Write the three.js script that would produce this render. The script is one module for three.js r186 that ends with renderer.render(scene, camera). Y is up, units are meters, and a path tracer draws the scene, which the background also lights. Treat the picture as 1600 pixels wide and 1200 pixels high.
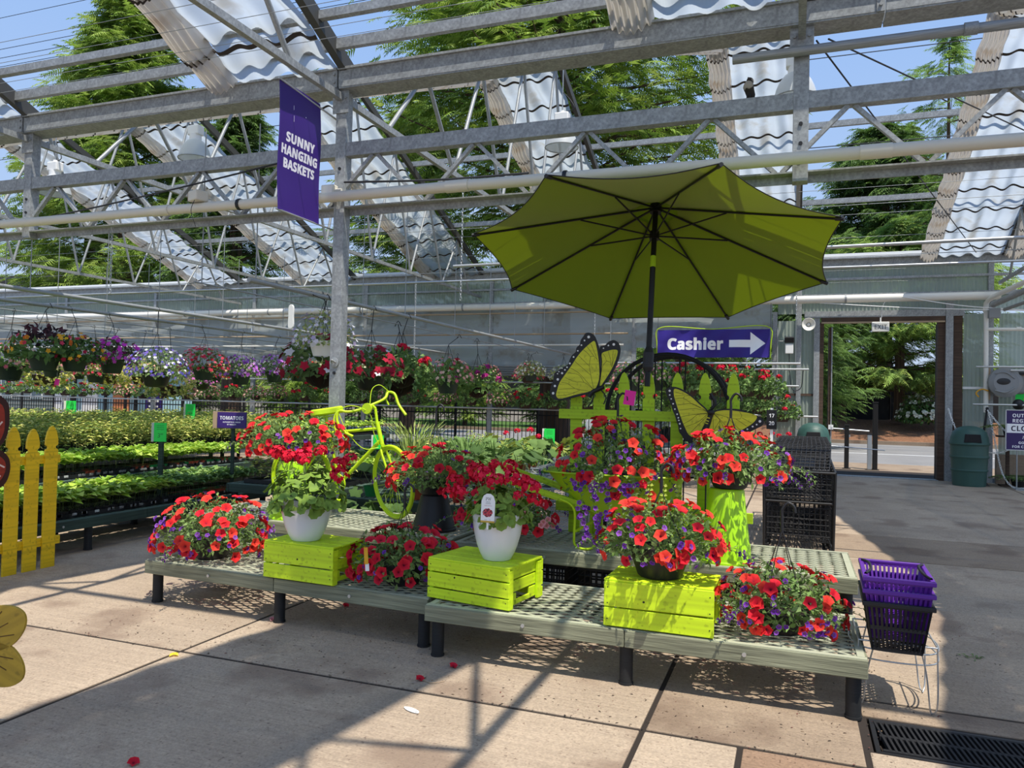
import * as THREE from 'three';
import { mergeGeometries } from 'three/addons/utils/BufferGeometryUtils.js';
import { RoundedBoxGeometry } from 'three/addons/geometries/RoundedBoxGeometry.js';
import { MarchingCubes } from 'three/addons/objects/MarchingCubes.js';

// ---------------------------------------------------------------- camera, sky, sun, exposure
const scene = new THREE.Scene();
const camera = new THREE.PerspectiveCamera(53.31, 4 / 3, 0.05, 400);
camera.position.set(0, 1.5, 0);
camera.rotation.set(0.020367, 0.353201, 0.021932, 'YXZ');
{
  const w = 64, h = 128, d = new Float32Array(w * h * 4);
  const stops = [[-90, .34, .32, .28], [-1, .42, .43, .42], [0, .62, .73, .9], [12, .45, .62, .92], [30, .29, .49, .9], [60, .17, .35, .8], [90, .12, .28, .72]];
  for (let j = 0; j < h; j++) {
    const e = (j + .5) / h * 180 - 90; let k = 0; while (k < stops.length - 2 && e > stops[k + 1][0]) k++;
    const a = stops[k], b = stops[k + 1], t = Math.min(1, Math.max(0, (e - a[0]) / (b[0] - a[0])));
    for (let i = 0; i < w; i++) for (let c = 0; c < 4; c++) d[(j * w + i) * 4 + c] = c < 3 ? (a[c + 1] + (b[c + 1] - a[c + 1]) * t) * 1.0 : 1;
  }
  const t = new THREE.DataTexture(d, w, h, THREE.RGBAFormat, THREE.FloatType);
  t.mapping = THREE.EquirectangularReflectionMapping; t.magFilter = t.minFilter = THREE.LinearFilter; t.needsUpdate = true;
  scene.background = t; scene.environment = t;
}
const sun = new THREE.DirectionalLight(new THREE.Color(1, .94, .84), 5.4);
sun.position.set(-4 + .31 * 30, 30, -8 + .27 * 30); sun.target.position.set(-4, 0, -8);
sun.name = 'sun'; sun.castShadow = true;
Object.assign(sun.shadow.camera, { left: -26, right: 26, top: 26, bottom: -26, near: 1, far: 70 });
sun.shadow.mapSize.set(4096, 4096); sun.shadow.radius = 1.1; sun.shadow.bias = -.0004;
scene.add(sun, sun.target);
const renderer = new THREE.WebGLRenderer({ antialias: true });
renderer.shadowMap.enabled = true;
renderer.toneMapping = THREE.LinearToneMapping;
renderer.toneMappingExposure = 1.0;

// ---------------------------------------------------------------- helpers
const V = (x, y, z) => new THREE.Vector3(x, y, z), PI = Math.PI;
let seed = 7;
const R = () => { seed = (seed + 0x6D2B79F5) | 0; let t = Math.imul(seed ^ (seed >>> 15), 1 | seed); t = (t + Math.imul(t ^ (t >>> 7), 61 | t)) ^ t; return ((t ^ (t >>> 14)) >>> 0) / 4294967296; };
const RR = (a, b) => a + (b - a) * R(), pick = a => a[Math.floor(R() * a.length)];
const used = {};
const numbered = n => { const k = used[n] = (used[n] ?? -1) + 1; return k ? n + '_' + String(k).padStart(3, '0') : n; };
const fin = g => {
  if (!g.attributes.uv) g.setAttribute('uv', new THREE.BufferAttribute(new Float32Array(g.attributes.position.count * 2), 2));
  const o = g.index ? g.toNonIndexed() : g;
  for (const k of Object.keys(o.attributes)) if (!['position', 'normal', 'uv', 'color'].includes(k)) o.deleteAttribute(k);
  o.clearGroups(); return o;
};
const merge = l => l.length === 1 ? l[0] : mergeGeometries(l.map(fin));
const PU = (g, s = 1, ox = 0, oy = 0) => { // uv in metres, across the face's main axis
  const p = g.attributes.position, n = g.attributes.normal, uv = new Float32Array(p.count * 2);
  for (let i = 0; i < p.count; i++) {
    const ax = Math.abs(n.getX(i)), ay = Math.abs(n.getY(i)), az = Math.abs(n.getZ(i));
    const [a, b] = ay >= ax && ay >= az ? [p.getX(i), p.getZ(i)] : ax >= az ? [p.getZ(i), p.getY(i)] : [p.getX(i), p.getY(i)];
    uv[2 * i] = a * s + ox; uv[2 * i + 1] = b * s + oy;
  }
  g.setAttribute('uv', new THREE.BufferAttribute(uv, 2)); return g;
};
const at = (g, x = 0, y = 0, z = 0, rx = 0, ry = 0, rz = 0) => { if (rx || ry || rz) g.applyMatrix4(new THREE.Matrix4().makeRotationFromEuler(new THREE.Euler(rx, ry, rz, 'YXZ'))); return g.translate(x, y, z); };
const bx = (w, h, d, x, y, z, rx, ry, rz) => at(fin(PU(new THREE.BoxGeometry(w, h, d))), x, y, z, rx, ry, rz);
const rb = (w, h, d, x, y, z, rx, ry, rz, r = .004) => at(fin(PU(new RoundedBoxGeometry(w, h, d, 1, Math.min(r, w / 2.2, h / 2.2, d / 2.2)))), x, y, z, rx, ry, rz);
const orient = (g, a, b) => { const d = V(0, 0, 0).subVectors(b, a); g.applyQuaternion(new THREE.Quaternion().setFromUnitVectors(V(0, 1, 0), d.clone().normalize())); return g.translate((a.x + b.x) / 2, (a.y + b.y) / 2, (a.z + b.z) / 2); };
const A3 = p => Array.isArray(p) ? V(...p) : p;
const rod = (a, b, r, seg = 6, r2 = r, open = false) => { a = A3(a); b = A3(b); return fin(orient(new THREE.CylinderGeometry(r2, r, a.distanceTo(b), seg, 1, open), a, b)); };
const bar = (a, b, w, h) => { a = A3(a); b = A3(b); const d = V(0, 0, 0).subVectors(b, a), L = d.length(), g = PU(new THREE.BoxGeometry(w, h, L)), m = new THREE.Matrix4().lookAt(b, a, Math.abs(d.y) > .99 * L ? V(0, 0, 1) : V(0, 1, 0)); g.applyMatrix4(m); return fin(g.translate((a.x + b.x) / 2, (a.y + b.y) / 2, (a.z + b.z) / 2)); };
const tube = (pts, r, seg = 16, rad = 6, closed = false) => fin(new THREE.TubeGeometry(new THREE.CatmullRomCurve3(pts.map(A3), closed), seg, r, rad, closed));
const lathe = (pr, seg = 24) => fin(new THREE.LatheGeometry(pr.map(p => new THREE.Vector2(...p)), seg));
const ext = (sh, depth, bev = 0, seg = 8) => fin(new THREE.ExtrudeGeometry(sh, { depth, bevelEnabled: bev > 0, bevelThickness: bev, bevelSize: bev, bevelSegments: 1, curveSegments: seg }));
const poly = pts => new THREE.Shape(pts.map(p => new THREE.Vector2(p[0], p[1])));
const spl = (pts, closed = true, n = 60) => poly(new THREE.CatmullRomCurve3(pts.map(p => V(p[0], p[1], 0)), closed, 'centripetal').getPoints(n).slice(0, closed ? -1 : undefined).map(v => [v.x, v.y]));
const wall = (pr, th) => [...pr, ...pr.slice().reverse().map(([r, y]) => [Math.max(r - th, .001), y])]; // closed lathe profile with thickness
function mesh(name, g, m, parent, label) {
  const o = new THREE.Mesh(Array.isArray(g) ? merge(g) : g, m); o.name = parent === scene ? numbered(name) : name;
  o.castShadow = o.receiveShadow = true; parent.add(o); if (label) o.userData.label = label; return o;
}
function thing(name, label, category, [x, y, z] = [0, 0, 0], ry = 0, group) {
  const o = new THREE.Group(); o.name = numbered(name); o.position.set(x, y, z); o.rotation.y = ry; scene.add(o);
  o.userData = { label, category }; if (group) o.userData.group = group; return o;
}
const tag = (o, label, category, group, kind) => { o.userData.label = label; if (category) o.userData.category = category; if (group) o.userData.group = group; if (kind) o.userData.kind = kind; return o; };
const struct = (name, label) => { const o = new THREE.Group(); o.name = name; o.userData = { kind: 'structure', label, category: 'structure' }; scene.add(o); return o; };
const stuff = o => { o.userData.kind = 'stuff'; return o; };
function copy(o, [x, y, z], ry = 0, label) { const c = o.clone(); c.name = numbered(o.name.replace(/_\d{3}$/, '')); c.position.set(x, y, z); c.rotation.y = ry; c.userData = { ...o.userData }; if (label) c.userData.label = label; scene.add(c); return c; }

// ---------------------------------------------------------------- textures and materials
const hash = (x, y, s) => { let h = Math.imul(x, 374761393) + Math.imul(y, 668265263) + Math.imul(s, 2147483647 ^ 0x5bd1e995); h = Math.imul(h ^ (h >>> 13), 1274126177); return ((h ^ (h >>> 16)) >>> 0) / 4294967296; };
function vn(u, v, n, s, m = n) { // tiling value noise, n by m cells
  const x = u * n, y = v * m, i = Math.floor(x), j = Math.floor(y), a = x - i, b = y - j, p = a * a * (3 - 2 * a), q = b * b * (3 - 2 * b);
  const h = (X, Y) => hash(((X % n) + n) % n, ((Y % m) + m) % m, s);
  return (h(i, j) * (1 - p) + h(i + 1, j) * p) * (1 - q) + (h(i, j + 1) * (1 - p) + h(i + 1, j + 1) * p) * q;
}
const fb = (u, v, n, s, o = 4) => { let t = 0, a = .5, w = 0; for (let k = 0; k < o; k++) { t += a * vn(u, v, n << k, s + k); w += a; a *= .55; } return t / w; };
function tex(w, h, fn, srgb, rep = 1, repY = rep) {
  const d = new Uint8Array(w * h * 4);
  for (let j = 0; j < h; j++) for (let i = 0; i < w; i++) { const c = fn((i + .5) / w, (j + .5) / h), k = (j * w + i) * 4; for (let q = 0; q < 3; q++) d[k + q] = Math.max(0, Math.min(255, typeof c === 'number' ? c * 255 : c[q] * 255)); d[k + 3] = 255; }
  const t = new THREE.DataTexture(d, w, h); t.wrapS = t.wrapT = THREE.RepeatWrapping; t.magFilter = THREE.LinearFilter; t.minFilter = THREE.LinearMipmapLinearFilter; t.generateMipmaps = true;
  if (srgb) t.colorSpace = THREE.SRGBColorSpace; t.repeat.set(rep, repY); t.needsUpdate = true; return t;
}
const mixc = (a, b, t) => a.map((x, i) => x + (b[i] - x) * t);
const clamp = x => Math.max(0, Math.min(1, x));
const tConc = tex(1024, 1024, (u, v) => {
  const n = fb(u, v, 4, 11, 6), f = vn(u, v, 400, 3), st = clamp((fb(u, v, 7, 77, 6) - .53) * 5), sp = clamp((vn(u, v, 300, 9) - .86) * 9), br = vn(u, v, 6, 13, 420);
  let c = mixc([.60, .53, .45], [.74, .665, .575], n * 1.3 - .1); c = c.map(x => x * (.88 + .14 * f + .08 * br)); c = mixc(c, [.49, .41, .345], st * .6); return mixc(c, [.36, .29, .24], sp * .6);
}, true, .33);
const tConcB = tex(512, 512, (u, v) => .5 * vn(u, v, 256, 5) + .3 * vn(u, v, 90, 6) + .2 * fb(u, v, 8, 4, 3), false, 1.2);
const tWood = tex(512, 512, (u, v) => { const g = fb(u, v * 1, 3, 21, 3), l = vn(u, v, 4, 22, 90) * .6 + vn(u, v, 10, 23, 200) * .4; return clamp(.62 + .3 * l + .2 * (g - .5)); }, true, 1.1);
const tWoodB = tex(512, 512, (u, v) => vn(u, v, 4, 22, 90) * .5 + vn(u, v, 14, 25, 220) * .5, false, 1.1);
const tGalv = tex(512, 512, (u, v) => { const n = .5 * vn(u, v, 30, 31) + .3 * vn(u, v, 70, 32) + .2 * vn(u, v, 12, 33); return clamp(.8 + .3 * (n - .5)); }, true, 2);
const tFilm = tex(512, 512, (u, v) => { const d = clamp((fb(u, v, 6, 41, 5) - .55) * 4); return mixc([.93, .95, .97], [.78, .72, .64], d * .6); }, true, .6);
const tBark = tex(256, 512, (u, v) => { const n = vn(u, v, 26, 51, 6) * .6 + vn(u, v, 60, 52, 14) * .4; return mixc([.20, .155, .12], [.46, .37, .30], n); }, true, 1, .5);
const tRoad = tex(512, 512, (u, v) => { const n = fb(u, v, 6, 61, 4), f = vn(u, v, 250, 62); return mixc([.46, .455, .45], [.60, .59, .575], .6 * n + .4 * f); }, true, .2);
const tMulch = tex(512, 512, (u, v) => { const n = vn(u, v, 120, 71, 60), m = vn(u, v, 50, 72, 90); return mixc([.30, .20, .13], [.70, .50, .36], .5 * n + .5 * m); }, true, .5);
const tPaint = tex(512, 512, (u, v) => { const l = vn(u, v, 3, 81, 60), s = clamp((vn(u, v, 60, 82) * .6 + fb(u, v, 20, 83, 3) * .4 - .66) * 8); return clamp(.9 + .12 * l - .12 * s); }, true, 1.3);
const P = (color, o = {}) => new THREE.MeshPhysicalMaterial({ color, roughness: .6, ...o });
const M = {
  conc: P(0xffffff, { map: tConc, bumpMap: tConcB, bumpScale: .003, roughness: .93 }),
  conc2: P(0xdccabf, { map: tConc, bumpMap: tConcB, bumpScale: .003, roughness: .93 }),
  conc3: P(0xe4e0dc, { map: tConc, bumpMap: tConcB, bumpScale: .003, roughness: .93 }),
  grout: P(0x2e2620, { roughness: 1 }),
  galv: P(0xc3c7c7, { map: tGalv, metalness: .25, roughness: .5 }),
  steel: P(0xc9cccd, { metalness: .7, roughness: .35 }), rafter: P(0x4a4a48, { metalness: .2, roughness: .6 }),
  pipe: P(0xdfd9c8, { roughness: .5 }), pvc: P(0xece9de, { roughness: .4 }), rust: P(0xb09a7c, { roughness: .7 }), wire: P(0x9fa3a4, { metalness: .5, roughness: .45 }), dwire: P(0x24262a),
  film: P(0xd2d8dc, { map: tFilm, transmission: .74, roughness: .95, thickness: 0, side: 2, specularIntensity: .6 }),
  pleat: P(0xe2d8cb, { map: tFilm, transmission: .35, roughness: .95, thickness: 0, side: 2 }), hem: P(0x3a332e, { roughness: .8, side: 2 }),
  poly: P(0xa9b5a8, { transmission: .45, roughness: .7, thickness: 0, side: 2 }),
  sheet: P(0xb4b7b2, { map: tFilm, transmission: .35, roughness: .85, thickness: 0, side: 2 }),
  bench: P(0xa9ab8c, { map: tWood, bumpMap: tWoodB, bumpScale: .002, roughness: .85 }), grid: P(0xaeb097, { roughness: .7 }),
  gbench: P(0x3d5347, { map: tWood, roughness: .8 }), ggrid: P(0x51665c, { roughness: .75 }), brownWood: P(0x6a5444, { map: tWood, bumpMap: tWoodB, bumpScale: .003, roughness: .85 }),
  black: P(0x1d1d1f, { roughness: .5 }), blackM: P(0x141416, { roughness: .75 }), blackG: P(0x202226, { roughness: .32 }), leg: P(0x26282a, { map: tWood, roughness: .7 }),
  lime: P(0xdcfb22, { map: tPaint, roughness: .55 }), limeF: P(0xbde01c, { map: tPaint, roughness: .6 }), limeB: P(0xb4ee1a, { roughness: .38 }), limeY: P(0xc8ea17, { roughness: .42 }), limeT: P(0xa9cc1c, { roughness: .5 }),
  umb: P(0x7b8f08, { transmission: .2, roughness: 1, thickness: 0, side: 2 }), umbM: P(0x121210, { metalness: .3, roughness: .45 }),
  white: P(0xeceef2, { roughness: .28, clearcoat: .3 }), whiteP: P(0xf2f2ee, { roughness: .6 }), purple: P(0x4b1f8a, { roughness: .4 }), banner: P(0x3a1f78, { roughness: .42, side: 2 }), navy: P(0x312070, { roughness: .4, side: 2 }),
  yfence: P(0xf2c814, { map: tPaint, roughness: .6 }), greenSign: P(0x27e455, { roughness: .7 }), pinkSign: P(0xf02c9c, { roughness: .7 }), violetSign: P(0x43206e, { roughness: .6 }), card: P(0xe9e6de, { roughness: .8 }), kraft: P(0xb79d80, { roughness: .85 }),
  bin: P(0x35584f, { roughness: .5 }), soil: P(0x2a211b, { roughness: 1 }), coir: P(0x6b4228, { map: tBark, roughness: 1 }), potG: P(0x24352c, { roughness: .55 }), potR: P(0xa5482c, { roughness: .8 }), potGr: P(0x17803f, { roughness: .6 }),
  lamp: P(0xe9ecec, { transmission: .55, roughness: .5, thickness: 0, side: 2 }), road: P(0xffffff, { map: tRoad, roughness: .95 }), mulch: P(0xffffff, { map: tMulch, roughness: 1 }), bark: P(0xffffff, { map: tBark, bumpMap: tBark, bumpScale: .02, roughness: 1 }),
  leaf: P(0xffffff, { vertexColors: true, roughness: .9, transmission: .32, thickness: 0, side: 2, specularIntensity: .3 }),
  petal: P(0xffffff, { vertexColors: true, roughness: .7, transmission: .18, thickness: 0, side: 2, specularIntensity: .3 }),
  bfBlack: P(0x141414, { roughness: .5 }), bfYellow: P(0xe0df2a, { map: tPaint, roughness: .5 }), bfGold: P(0xcaa233, { map: tPaint, roughness: .5 }), bfRed: P(0xa1321f, { map: tPaint, roughness: .5 }), hoseGrey: P(0x8d9091, { roughness: .5 }), yellow: P(0xe8a913, { roughness: .5 }), grass: P(0x4a6b2a, { roughness: 1 }),
};
function sign(w, h, draw, bg) { // flat print as a texture
  const c = document.createElement('canvas'); c.width = w; c.height = h; const x = c.getContext('2d'); x.fillStyle = bg; x.fillRect(0, 0, w, h); x.textAlign = 'center'; x.textBaseline = 'middle'; draw(x, w, h);
  const t = new THREE.CanvasTexture(c); t.colorSpace = THREE.SRGBColorSpace; return P(0xffffff, { map: t, roughness: .5, side: 2 });
}
const ORD = ['first', 'second', 'third', 'fourth', 'fifth', 'sixth', 'seventh', 'eighth', 'ninth', 'tenth', 'eleventh', 'twelfth', 'thirteenth', 'fourteenth', 'fifteenth', 'sixteenth', 'seventeenth', 'eighteenth', 'nineteenth', 'twentieth'], ord = i => ORD[i] ?? (i < 29 ? 'twenty-' + ORD[i - 20] : i === 29 ? 'thirtieth' : 'thirty-' + ORD[i - 30]);
// ---------------------------------------------------------------- floor
{
  const fl = struct('floor', 'worn brown concrete slab floor with dirt filled joints');
  mesh('joint_soil', [[-17.4, .35, -20.2, 5.8], [.35, 8.6, -3.73, 5.8], [.35, 8.6, -20.2, -4.115], [2.585, 8.6, -4.115, -3.73]].map(([a, b, c, d]) => bx(b - a, .1, d - c, (a + b) / 2, -.0565, (c + d) / 2)), M.grout, fl); mesh('drain_channel', bx(2.3, .02, .42, 1.46, -.13, -3.92), M.grout, fl);
  const slab = (x0, x1, z0, z1, m, dy = 0) => { const g = .012; const b = PU(new RoundedBoxGeometry(x1 - x0 - 2 * g, .08, z0 - z1 - 2 * g, 1, .006)); PU(b, 1, R() * 9, R() * 9); mesh('slab', at(b, (x0 + x1) / 2, -.04 + dy, (z0 + z1) / 2), m, fl); };
  const L = [-16.5, -11.6, -7.5, -3.32, -.63, .32];
  for (let i = 0; i < L.length - 1; i++) { slab(L[i], L[i + 1], -3.54, -8.4, i === 4 ? M.conc3 : M.conc, RR(-.002, 0)); slab(L[i], L[i + 1], -8.4, -13.3, M.conc); slab(L[i], L[i + 1], -13.3, -18.35, M.conc3); if (i < 4) { slab(L[i], L[i + 1], -.2, -3.54, pick([M.conc2, M.conc])); slab(L[i], L[i + 1], 5.5, -.2, M.conc); } }
  slab(-.63, -.2, -2.9, -3.54, M.conc); slab(-.2, .32, -2.9, -3.54, M.conc2); slab(-.63, .32, -.2, -2.9, M.conc2); slab(-.63, .32, 5.5, -.2, M.conc);
  const RX = [.32, 3.9, 8.4], RZ = [[-4.35, -8.4], [-8.4, -9.9], [-9.9, -14.3], [-14.3, -18.35], [3, -3.72]];
  for (let i = 0; i < 2; i++) for (const [a, b] of RZ) slab(RX[i], RX[i + 1], a, b, pick([M.conc3, M.conc]));
  slab(.32, 2.6, -4.12, -4.35, M.conc3); slab(2.6, 8.4, -3.72, -4.35, M.conc3);
  const dr = thing('floor_drain', 'black slotted trench drain grate set into the concrete floor', 'drain', [0, 0, 0]);
  mesh('frame', [bx(2.2, .05, .02, 1.46, -.03, -3.735), bx(2.2, .05, .02, 1.46, -.03, -4.105), bx(.02, .05, .37, .37, -.03, -3.92), bx(.02, .05, .37, 2.57, -.03, -3.92)], M.black, dr);
  for (const [a, b] of [[.39, .98], [.99, 1.58], [1.59, 2.18], [2.19, 2.56]]) { const g = [bx(b - a, .02, .02, (a + b) / 2, -.012, -3.76), bx(b - a, .02, .02, (a + b) / 2, -.012, -4.08), bx(b - a, .02, .025, (a + b) / 2, -.012, -3.92)]; for (let x = a + .012; x < b; x += .024) g.push(bx(.011, .022, .33, x, -.012, -3.92, 0, .12)); mesh('grate', g, M.blackM, dr); }
  const yard = struct('ground', 'grey asphalt yard and street outside the greenhouse');
  mesh('asphalt', PU(new THREE.PlaneGeometry(260, 200).rotateX(-PI / 2).translate(0, -.15, -60), 1), M.road, yard);
  mesh('sidewalk', bx(60, .1, 4.4, -8, -.06, -20.6), M.conc3, yard); mesh('road_line', bx(26, .01, .12, 4, -.144, -30), M.whiteP, yard);
  const bed = PU(new THREE.PlaneGeometry(46, 24, 20, 8).rotateX(-PI / 2).translate(20, 0, -50)); { const p = bed.attributes.position; for (let i = 0; i < p.count; i++) p.setY(i, -.02 + .85 * clamp((-38.5 - p.getZ(i)) / 5) + .06 * Math.sin(p.getX(i)) * clamp((-39 - p.getZ(i)) / 4)); bed.computeVertexNormals(); }
  mesh('mulch_bed', bed, M.mulch, yard); mesh('kerb', bx(46, .16, .2, 20, -.07, -37.9), M.conc3, yard);
}
// ---------------------------------------------------------------- greenhouse frame
const XB = [-15.2, -11.4, -7.62, -3.78, .02, 3.95], ZG = -5.8, ZR = -12, ZW = -18.2, YG = 4.36, YR = 7.15, YW = 4.72;
{
  const g = struct('front_gutter_girder', 'galvanised steel gutter beam with zigzag girder and white pipe');
  for (const [a, b] of [[-16, -7.62], [-7.62, -3.78], [-3.78, .55], [.55, 8.5]]) { // gutter, in joined lengths
    const w = b - a - .01, x = (a + b) / 2;
    mesh('gutter_length', [bx(w, .15, .03, x, 4.275, ZG + .1), bx(w, .025, .22, x, 4.2, ZG), bx(w, .15, .03, x, 4.275, ZG - .1), bx(w, .02, .06, x, 4.355, ZG + .11)], M.galv, g);
    mesh('joint_plate', [bx(.05, .16, .012, b - .03, 4.275, ZG + .121), rod([b - .03, 4.31, ZG + .12], [b - .03, 4.31, ZG + .14], .012), rod([b - .03, 4.24, ZG + .12], [b - .03, 4.24, ZG + .14], .012)], M.galv, g);
  }
  mesh('middle_chord', bx(24.5, .12, .09, -3.75, 3.67, ZG), M.galv, g);
  mesh('lower_chord', [bx(24.5, .012, .1, -3.75, 3.16, ZG), bx(24.5, .06, .012, -3.75, 3.13, ZG - .05)], M.galv, g);
  for (let x = -15.8; x < 8.2; x += .95) for (const s of [0, 1]) mesh('web_bar', s ? bar([x + .02, 3.61, ZG], [x + .455, 3.17, ZG], .04, .03) : bar([x - .02, 3.61, ZG + .01], [x - .455, 3.17, ZG + .01], .04, .03), M.galv, g);
  for (let x = -15; x < 8; x += 3.1) { mesh('pipe_length', tube([[x, 3.235, ZG + .13], [x + 1.5, 3.23, ZG + .13], [x + 3.1, 3.235, ZG + .13]], .045, 4, 10), M.pipe, g); mesh('pipe_sleeve', rod([x - .1, 3.235, ZG + .13], [x + .1, 3.235, ZG + .13], .052, 12), M.pipe, g); mesh('pipe_strap', rod([x + .9, 3.232, ZG + .13], [x + .93, 3.232, ZG + .13], .054, 10), M.black, g); }
  for (const x of XB) { const c = x === -3.78; mesh(c ? 'column' : 'stub_post', rb(.105, c ? 4.19 : 1.1, .105, x, c ? 2.095 : 3.64, ZG), M.galv, g); mesh('gusset', [bx(.16, .2, .012, x, 4.09, ZG + .06), ...[-.05, .05].map(d => rod([x + d, 4.12, ZG + .06], [x + d, 4.12, ZG + .08], .012))], M.galv, g); for (const y of c ? [3.5, 3.3, 1.7] : [3.5, 3.36, 3.25]) mesh('bolt', rod([x, y, ZG + .05], [x, y, ZG + .062], .014, 8), M.black, g); }
  mesh('eye_bolt_plate', [lathe([[.001, 0], [.045, 0], [.045, .012], [.001, .012]], 16).rotateX(PI / 2).translate(-3.78, 1.79, ZG + .053), tube([[-3.8, 1.79, ZG + .07], [-3.78, 1.81, ZG + .1], [-3.76, 1.79, ZG + .07]], .008, 8, 6)], M.galv, g);
  const cd = struct('overhead_conduit', 'round grey steel conduit pipe above the girder'); mesh('conduit', rod([-.45, 4.0, ZG + .1], [6, 4.03, ZG + .05], .034, 10), M.galv, cd); mesh('coupling', rod([1.02, 4.005, ZG + .1], [1.1, 4.005, ZG + .1], .042, 10), M.galv, cd);
}
for (const x of XB) { // trusses of both bays
  const t = struct(numbered('roof_truss'), 'pitched galvanised roof truss with pipe webs');
  for (const [z0, z1, y1] of [[ZG, ZW, YW], [ZG, 6.6, YG]]) {
    const zr = z0 === ZG && z1 === ZW ? ZR : .4, hy = 4.13, n = 8, P0 = (k) => z0 + (z1 - z0) * k / n, roofY = z => Math.abs(z - z0) < Math.abs(zr - z0) ? YG + (YR - YG) * (z - z0) / (zr - z0) : y1 + (YR - y1) * (z - z1) / (zr - z1);
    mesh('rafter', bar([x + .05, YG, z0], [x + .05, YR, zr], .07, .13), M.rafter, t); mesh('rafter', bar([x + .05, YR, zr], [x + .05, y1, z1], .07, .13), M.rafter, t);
    mesh('bottom_chord', bar([x, hy, z0], [x, hy, z1], .05, .06), M.galv, t);
    for (let k = 0; k < n; k++) for (const s of [0, 1]) { const zc = P0(k + .5), zt = P0(k + s); if ((k === 0 && !s) || (k === n - 1 && s)) continue; mesh('web_pipe', rod([x, hy, zc], [x, roofY(zt) - .05, zt], .024, 7), M.galv, t); }
  }
}
{ // purlins and wires
  const f = (z, y, a, b, w, h, n, m = M.galv) => { const o = struct(numbered(n), 'galvanised roof purlin running across the bays'); mesh('purlin_bar', bx(b - a, h, w, (a + b) / 2, y, z), m, o); };
  f(ZG + .26, 4.5, -16, 8, .05, .09, 'purlin'); f(ZG + .52, 4.62, -16, 8, .06, .07, 'purlin'); f(ZR, YR + .05, -16, 8, .08, .1, 'purlin'); f(.4, YR + .05, -16, 8, .08, .1, 'purlin'); f(-14.2, 6.38, -16, 8, .06, .1, 'purlin'); f(-16.3, 5.56, -16, 8, .06, .1, 'purlin'); f(-9, 5.85, -16, 8, .06, .08, 'purlin'); f(-2.7, 5.82, -16, 8, .06, .08, 'purlin');
  const w = struct('shade_wires', 'thin steel curtain wires strung under the roof');
  for (const [z, y] of [[-5.2, 4.38], [-5.0, 4.36], [-4.7, 4.37], [-4.4, 4.36], [-6.6, 4.0], [-8.4, 4.05], [-9.6, 4.03], [-11, 4.05], [-12.5, 4.05], [-14, 4.04], [-15.5, 4.05], [-17, 4.05], [-7.4, 3.3], [-10.5, 3.4]]) mesh('wire', rod([-20, y, z], [8, y, z], .0028, 4), M.wire, w);
  mesh('steel_tube', rod([-3.7, 3.02, -8], [8, 3.1, -8], .018, 6), M.steel, w); mesh('steel_tube', rod([-16, 3.1, -9.5], [8, 3.1, -9.5], .014, 6), M.steel, w);
  mesh('guy_wire', rod([.12, 4.15, ZG - .1], [2.9, 4.2, -15], .007, 5), M.dwire, w); mesh('guy_wire', rod([.2, 4.15, ZG - .1], [4.2, 4.9, -13], .007, 5), M.dwire, w);
  mesh('black_cable', tube([[-10.5, 3.2, ZG + .08], [-7.6, 3.25, ZG + .1], [-5.6, 3.45, ZG + .08], [-4.2, 3.62, ZG + .08]], .009, 30, 5), M.dwire, w); mesh('black_cable', tube([[-3.7, 3.36, ZG + .1], [-2.8, 3.31, ZG + .1], [-2, 3.3, ZG + .1]], .01, 20, 5), M.dwire, w);
}
// ---------------------------------------------------------------- gathered film roof panels
function roofPanel(x1, W, za, ya, zb, yb, label) { // hangs under the slope from (za, ya) to (zb, yb); its rafter is at x1
  const o = struct(numbered('roof_film_panel'), label), L = Math.hypot(zb - za, yb - ya), wb = .34, ph = R() * 6, dz = (zb - za) / L, dy = (yb - ya) / L, ny = Math.abs(dz), nz = -dy * Math.sign(dz);
  const h = (u, s) => u < wb ? -.03 - .1 * Math.sin(PI * clamp(u / wb)) - .05 * (.5 + .5 * Math.sin(u * 2 * PI / .058 + .5 * Math.sin(s * 1.7 + ph))) : -.05 - .034 * Math.sin((u - wb) * 2 * PI / .31 + .5 * Math.sin(s * .9 + ph)) - .03 * Math.sin(s * 2 * PI / .66) - .02 * Math.sin(u * 13 + s * 3.1);
  const pt = (u, s, off = 0) => { const q = h(u, s) + off, x = x1 - W + u + (u < wb ? .02 * Math.sin(s * 2 * PI / .66) : 0); return [x, ya + dy * s + ny * q, za + dz * s + nz * q]; };
  const grid = (u0, u1, nu, s0, s1, ns, off) => { const g = new THREE.BufferGeometry(), p = [], uv = [], ix = []; for (let j = 0; j <= ns; j++) for (let i = 0; i <= nu; i++) { const u = u0 + (u1 - u0) * i / nu, s = s0 + (s1 - s0) * j / ns; p.push(...pt(u, s, off)); uv.push(u, s); if (i < nu && j < ns) { const a = j * (nu + 1) + i; ix.push(a, a + 1, a + nu + 1, a + 1, a + nu + 2, a + nu + 1); } } g.setAttribute('position', new THREE.Float32BufferAttribute(p, 3)); g.setAttribute('uv', new THREE.Float32BufferAttribute(uv, 2)); g.setIndex(ix); g.computeVertexNormals(); return g; };
  mesh('film_sheet', grid(wb, W, 40, .02, L - .02, Math.round(L * 5), 0), M.film, o); mesh('pleated_edge', grid(0, wb, 48, .02, L - .02, Math.round(L * 4), 0), M.pleat, o);
  for (let s = .35; s < L - .2; s += .66) { mesh('hem_strip', grid(wb, W, 40, s, s + .04, 1, -.008), M.hem, o); mesh('hem_strip', grid(0, wb, 48, s, s + .04, 1, -.008), M.hem, o); }
}
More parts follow.
